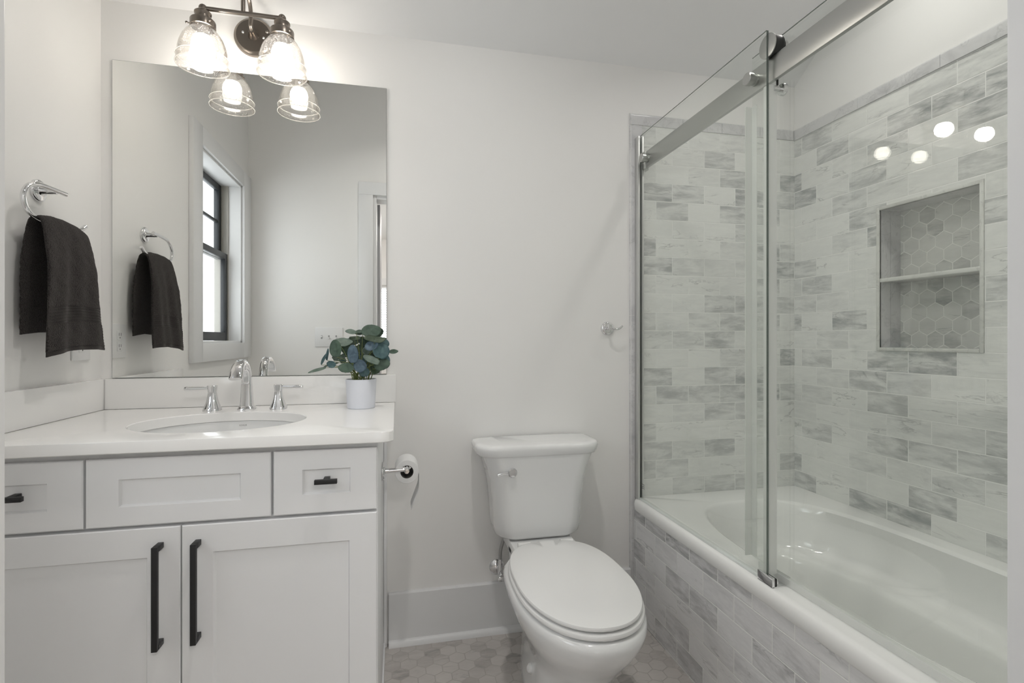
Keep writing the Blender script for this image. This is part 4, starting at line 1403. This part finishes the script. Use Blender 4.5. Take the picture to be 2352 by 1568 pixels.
LEAVES = [
    # dx, dy, dz, rx, ry, normal, roll, material
    (0.033, -0.010, 0.258, 0.0330, 0.0240, (0.1, -1, 0.55), 10, 'leaf_green'),
    (-0.032, -0.005, 0.256, 0.0110, 0.0180, (0.1, -0.8, 0.7), 78, 'leaf_pale'),
    (-0.007, 0.010, 0.257, 0.0090, 0.0130, (-0.2, -0.7, 0.8), 100, 'leaf_green'),
    (-0.055, -0.020, 0.220, 0.0340, 0.0190, (-0.2, -0.75, 0.9), -12, 'leaf_pale'),
    (-0.078, -0.030, 0.199, 0.0210, 0.0300, (-0.35, -1, 0.25), 14, 'leaf_green'),
    (0.046, -0.035, 0.230, 0.0360, 0.0175, (0.1, -0.7, 0.9), -8, 'leaf_dark'),
    (0.036, -0.045, 0.209, 0.0230, 0.0175, (-0.1, -1, 0.5), 25, 'leaf_blue'),
    (0.066, -0.042, 0.192, 0.0280, 0.0290, (0.35, -1, 0.3), -20, 'leaf_teal'),
    (-0.022, -0.055, 0.181, 0.0180, 0.0300, (-0.15, -1, 0.1), 5, 'leaf_blue'),
    (0.000, -0.050, 0.143, 0.0210, 0.0220, (0.1, -1, 0.2), 35, 'leaf_blue'),
    (-0.043, -0.052, 0.137, 0.0260, 0.0170, (-0.2, -1, 0.45), -6, 'leaf_green'),
    (0.012, -0.030, 0.122, 0.0170, 0.0170, (0.1, -1, 0.0), 0, 'leaf_teal'),
    (0.069, -0.045, 0.146, 0.0280, 0.0195, (0.25, -1, 0.35), 20, 'leaf_green'),
    (0.038, -0.058, 0.163, 0.0150, 0.0290, (0.2, -0.9, 0.75), 55, 'leaf_pale'),
    (0.106, -0.010, 0.189, 0.0090, 0.0160, (0.2, -0.8, 0.6), -82, 'leaf_green'),
    (-0.105, -0.022, 0.180, 0.0085, 0.0200, (-0.8, -0.6, 0.2), 8, 'leaf_teal'),
    (-0.116, -0.030, 0.165, 0.0080, 0.0210, (-0.75, -0.6, 0.3), -18, 'leaf_teal'),
    (-0.133, -0.035, 0.131, 0.0085, 0.0300, (-0.3, -0.6, 0.9), 117, 'leaf_pale'),
    (-0.092, -0.030, 0.148, 0.0120, 0.0170, (-0.2, -0.8, 0.5), 60, 'leaf_teal'),
    (-0.070, -0.010, 0.169, 0.0230, 0.0140, (-0.2, -0.7, 0.8), 0, 'leaf_green'),
    (-0.020, 0.000, 0.234, 0.0190, 0.0110, (0.0, -0.7, 0.8), 0, 'leaf_dark'),
    (0.078, 0.005, 0.217, 0.0150, 0.0150, (0.4, -1, 0.3), 0, 'leaf_teal'),
    (0.020, -0.015, 0.193, 0.0170, 0.0140, (0.1, -0.9, 0.5), 30, 'leaf_pale'),
    (-0.004, 0.000, 0.200, 0.0140, 0.0140, (-0.2, -1, 0.2), 0, 'leaf_dark'),
    (0.082, -0.020, 0.162, 0.0140, 0.0160, (0.5, -1, 0.2), 0, 'leaf_teal'),
    (0.010, 0.030, 0.222, 0.0200, 0.0170, (0.0, 0.8, 0.5), 0, 'leaf_green'),
    (0.050, 0.035, 0.195, 0.0200, 0.0180, (0.4, 0.8, 0.3), 0, 'leaf_dark'),
    (-0.040, 0.035, 0.190, 0.0200, 0.0180, (-0.4, 0.8, 0.4), 0, 'leaf_green'),
    (0.005, 0.045, 0.160, 0.0210, 0.0190, (0.0, 1, 0.3), 0, 'leaf_teal'),
    (0.030, 0.005, 0.170, 0.0200, 0.0180, (0.3, -0.8, 0.6), 0, 'leaf_dark'),
    (0.046, -0.028, 0.132, 0.0170, 0.0190, (0.3, -1, 0.1), 15, 'leaf_dark'),
]
for (dx, dy, dz, rx, ry, n_, rl_, mt) in LEAVES:
    leaf((dx, dy, dz), rx, ry, n_, rl_, mt)

# ------------------------------------------------------------------ toilet
TX = 0.510
to = thing('toilet', (TX, 1.55, 0), 'white two piece elongated toilet with closed lid', 'toilet')


def egg(yf, yb, hw, z, yc=None, e=2.15, eb=None, n=96, cx=TX):
    yc = yc if yc is not None else yf + (yb - yf) * 0.52
    out = []
    for k in range(n):
        c, s = sup(2 * math.pi * k / n, eb if eb and math.sin(2 * math.pi * k / n) > 0 else e)
        out.append((cx + hw * c, yc + (yb - yc) * s if s > 0 else yc + (yc - yf) * s, z))
    return out


bm = NB()
secs = [(1.300, 1.87, 0.112, 0.0), (1.295, 1.87, 0.114, 0.006), (1.30, 1.865, 0.110, 0.03), (1.302, 1.86, 0.106, 0.10), (1.290, 1.86, 0.108, 0.17), (1.262, 1.86, 0.118, 0.215), (1.218, 1.865, 0.142, 0.265),
        (1.178, 1.875, 0.165, 0.31), (1.154, 1.885, 0.179, 0.345), (1.146, 1.89, 0.183, 0.368), (1.150, 1.89, 0.181, 0.384), (1.160, 1.885, 0.174, 0.390)]
rings = [egg(a, b, h, z, yc=min(1.47, a + (b - a) * 0.45), e=2.2) for a, b, h, z in secs]
# pinch the rear of the upper sections to the width of the tank deck
out = []
for ring, (a, b, h, z) in zip(rings, secs):
    rr_ = []
    for x, y, zz in ring:
        if y > 1.60 and z > 0.2:
            f = min(1, (y - 1.60) / 0.14)
            f = f * f * (3 - 2 * f)
            lim = lerp(h, 0.118, f)
            dx = x - TX
            if abs(dx) > lim:
                x = TX + math.copysign(lim, dx)
        rr_.append((x, y, zz))
    out.append(rr_)
loft(bm, out)
obj('bowl', bm, M['porc'], to, angle=60)
bm = NB(); rr_ = rrect(TX - 0.118, TX + 0.118, 1.690, 1.905, 0.02); loft(bm, [[(x, y, z) for x, y in rr_] for z in (0.375, 0.402)] + [[(lerp(x, TX, 0.03), lerp(y, 1.80, 0.03), 0.407) for x, y in rr_]]); obj('tank_deck', bm, M['porc'], to)
for s in (-1, 1):
    bm = NB(); lathe(bm, (TX + s * 0.122, 1.50, 0.0), (0, 0, 1), [(0.0, 0.014), (0.155, 0.014), (0.168, 0.012), (0.176, 0.006), (0.178, 0)], 24)
    bm.free()
for s in (-1, 1):
    bm = NB(); lathe(bm, (TX + s * 0.094, 1.530, 0.112), (s * 0.93, -0.3, 0.18), [(0.0, 0.016), (0.016, 0.015), (0.022, 0.010), (0.024, 0.0)], 24); obj('bolt_cap', bm, M['plastic'], to)


def lidshape(z0, z1, yf, yb, hw, bev, name, mat, dome=0.0):
    bm = NB()
    yc, E2 = 1.44, 2.75
    rings = [egg(yf + bev, yb - bev * 0.4, hw - bev, z0, yc, 2.15, E2), egg(yf, yb, hw, z0 + bev, yc, 2.15, E2), egg(yf, yb, hw, z1 - bev, yc, 2.15, E2), egg(yf + bev * 0.35, yb, hw - bev * 0.35, z1 - bev * 0.3, yc, 2.15, E2),
             egg(yf + bev * 1.4, yb - bev, hw - bev * 1.4, z1, yc, 2.15, E2), egg(yf + 0.07, yb - 0.06, hw - 0.07, z1 + dome * 0.7, yc, 2.15, E2), egg(yf + 0.17, yb - 0.13, hw - 0.13, z1 + dome, yc, 2.15, E2)]
    # square off the hinge end
    fl = []
    for q in rings:
        fl.append([(x, min(y, yb - 0.006), z) for x, y, z in q])
    loft(bm, fl)
    return obj(name, bm, mat, to, angle=45)


lidshape(0.3925, 0.409, 1.158, 1.722, 0.1765, 0.006, 'seat', M['seat'])
lidshape(0.4115, 0.426, 1.166, 1.722, 0.1715, 0.0055, 'lid', M['seat'], 0.003)
for s in (-1, 1):
    bm = NB(); tube(bm, [(TX + s * 0.055, 1.727, 0.413), (TX + s * 0.10, 1.727, 0.413)], 0.010, 16); obj('hinge', bm, M['seat'], to)


def tank_ring(hw, yf, z, rf, bow=0.012, yb=1.936, n=10):
    pts = []
    for x, y in rrect(TX - hw, TX + hw, yf, yb, (rf, rf, 0.02, 0.02), n):
        b = bow * (1 - ((x - TX) / hw) ** 2)
        t = (yb - y) / (yb - yf)
        pts.append((x, y - b * t, z))
    return pts


def dense(pts, n=140):
    """even resampling of a closed outline starting at the same place"""
    P = [Vector(p) for p in pts]
    P.append(P[0])
    L = [0]
    for a, b in zip(P, P[1:]):
        L.append(L[-1] + (b - a).length)
    out = []
    j = 0
    for k in range(n):
        t = L[-1] * k / n
        while L[j + 1] < t:
            j += 1
        f = (t - L[j]) / max(L[j + 1] - L[j], 1e-9)
        out.append(P[j].lerp(P[j + 1], f))
    return out


bm = NB()
tk = [(0.128, 1.812, 0.409, 0.05), (0.150, 1.795, 0.413, 0.055), (0.161, 1.787, 0.424, 0.055), (0.165, 1.784, 0.45, 0.055), (0.168, 1.781, 0.50, 0.055), (0.172, 1.778, 0.56, 0.055), (0.180, 1.775, 0.62, 0.055), (0.193, 1.770, 0.67, 0.055), (0.208, 1.765, 0.713, 0.055)]
loft(bm, [dense(tank_ring(h, yf, z, r_, bow=0.012 + 0.012 * (1 - (z - 0.413) / 0.3))) for h, yf, z, r_ in tk])
tank = obj('tank', bm, M['porc'], to, angle=60)
bm = NB()
ld = [(0.219, 1.772, 0.712, 0.07), (0.226, 1.766, 0.713, 0.07), (0.2305, 1.762, 0.720, 0.072), (0.2345, 1.758, 0.738, 0.075), (0.2335, 1.759, 0.747, 0.075), (0.228, 1.765, 0.7525, 0.075), (0.212, 1.78, 0.7545, 0.07), (0.16, 1.82, 0.7555, 0.05)]
loft(bm, [dense(tank_ring(h, yf, z, r_, bow=0.014, yb=1.942)) for h, yf, z, r_ in ld])
obj('tank_lid', bm, M['porc'], to, angle=60)
# flush lever
bm = NB(); lathe(bm, (0.397, 1.767, 0.662), (0, -1, 0), [(0, 0.012), (0.008, 0.012), (0.014, 0.0165), (0.018, 0.0165), (0.021, 0.014), (0.022, 0.0)], 32)
loft(bm, [oct_ring((0.397 - d_, 1.767 - 0.010, 0.662 - 0.003 * k), Vector((0, 1, 0)), Vector((0, 0, 1)), 0.0035, h_, 0.7, 2) for k, (d_, h_) in enumerate(((0.008, 0.004), (0.03, 0.004), (0.050, 0.005), (0.053, 0.0045)))])
obj('flush_lever', bm, M['chrome'], to)
# tank bolts and fill valve nut under the tank
for s_x in (-0.085, 0.085):
    bm = NB(); cyl(bm, (TX + s_x, 1.80, 0.380), (TX + s_x, 1.80, 0.416), 0.007, 14); obj('tank_bolt', bm, M['steel'], to)

# supply valve on the wall
sv = thing('supply_valve', (0.381, D, 0.245), 'chrome water shutoff valve with hose on the wall behind the toilet', 'shutoff valve')
vx, vz = 0.383, 0.248
bm = NB(); lathe(bm, (vx - 0.004, D, vz), (0, -1, 0), [(0, 0.030), (0.003, 0.030), (0.008, 0.024), (0.012, 0.013), (0.014, 0.0)], 36); obj('escutcheon', bm, M['chrome'], sv)
bm = NB(); cyl(bm, (vx, D - 0.01, vz), (vx, D - 0.045, vz), 0.0075); cyl(bm, (vx, D - 0.045, vz - 0.012), (vx, D - 0.045, vz + 0.030), 0.0095); cyl(bm, (vx, D - 0.045, vz + 0.030), (vx, D - 0.045, vz + 0.048), 0.0075)
lathe(bm, (vx, D - 0.045, vz - 0.004), (0, -1, -0.1), [(0, 0.007), (0.012, 0.007), (0.014, 0.010), (0.028, 0.011), (0.031, 0.008), (0.031, 0.0)], 20); obj('valve_body', bm, M['chrome'], sv)
bm = NB(); box(bm, (vx - 0.013, D - 0.084, vz - 0.022), (vx + 0.013, D - 0.074, vz - 0.002), 0.004); obj('valve_handle', bm, M['chrome'], sv)
bm = NB(); tube(bm, smooth_path([(vx, D - 0.045, vz + 0.046), (vx + 0.002, D - 0.047, vz + 0.085), (vx + 0.012, D - 0.055, vz + 0.125), (vx + 0.018, D - 0.062, vz + 0.150), (vx + 0.018, D - 0.066, 0.4135)], 7), 0.0062, 12); obj('hose', bm, M['hose'], sv)
bm = NB(); lathe(bm, (vx + 0.018, D - 0.066, 0.380), (0, 0, 1), [(0, 0.009), (0.008, 0.012), (0.030, 0.013), (0.0325, 0.013)], 18); obj('hose_nut', bm, M['steel'], sv)
bm = NB(); tube(bm, smooth_path([(vx + 0.032, D - 0.085, 0.408), (vx + 0.035, D - 0.092, 0.375), (vx + 0.052, D - 0.10, 0.350), (vx + 0.075, D - 0.105, 0.345)], 6), 0.008, 12); box(bm, (vx + 0.055, D - 0.125, 0.330), (vx + 0.085, D - 0.085, 0.372), 0.004); obj('bracket', bm, M['rubber'], sv)

bpy.context.view_layer.update()
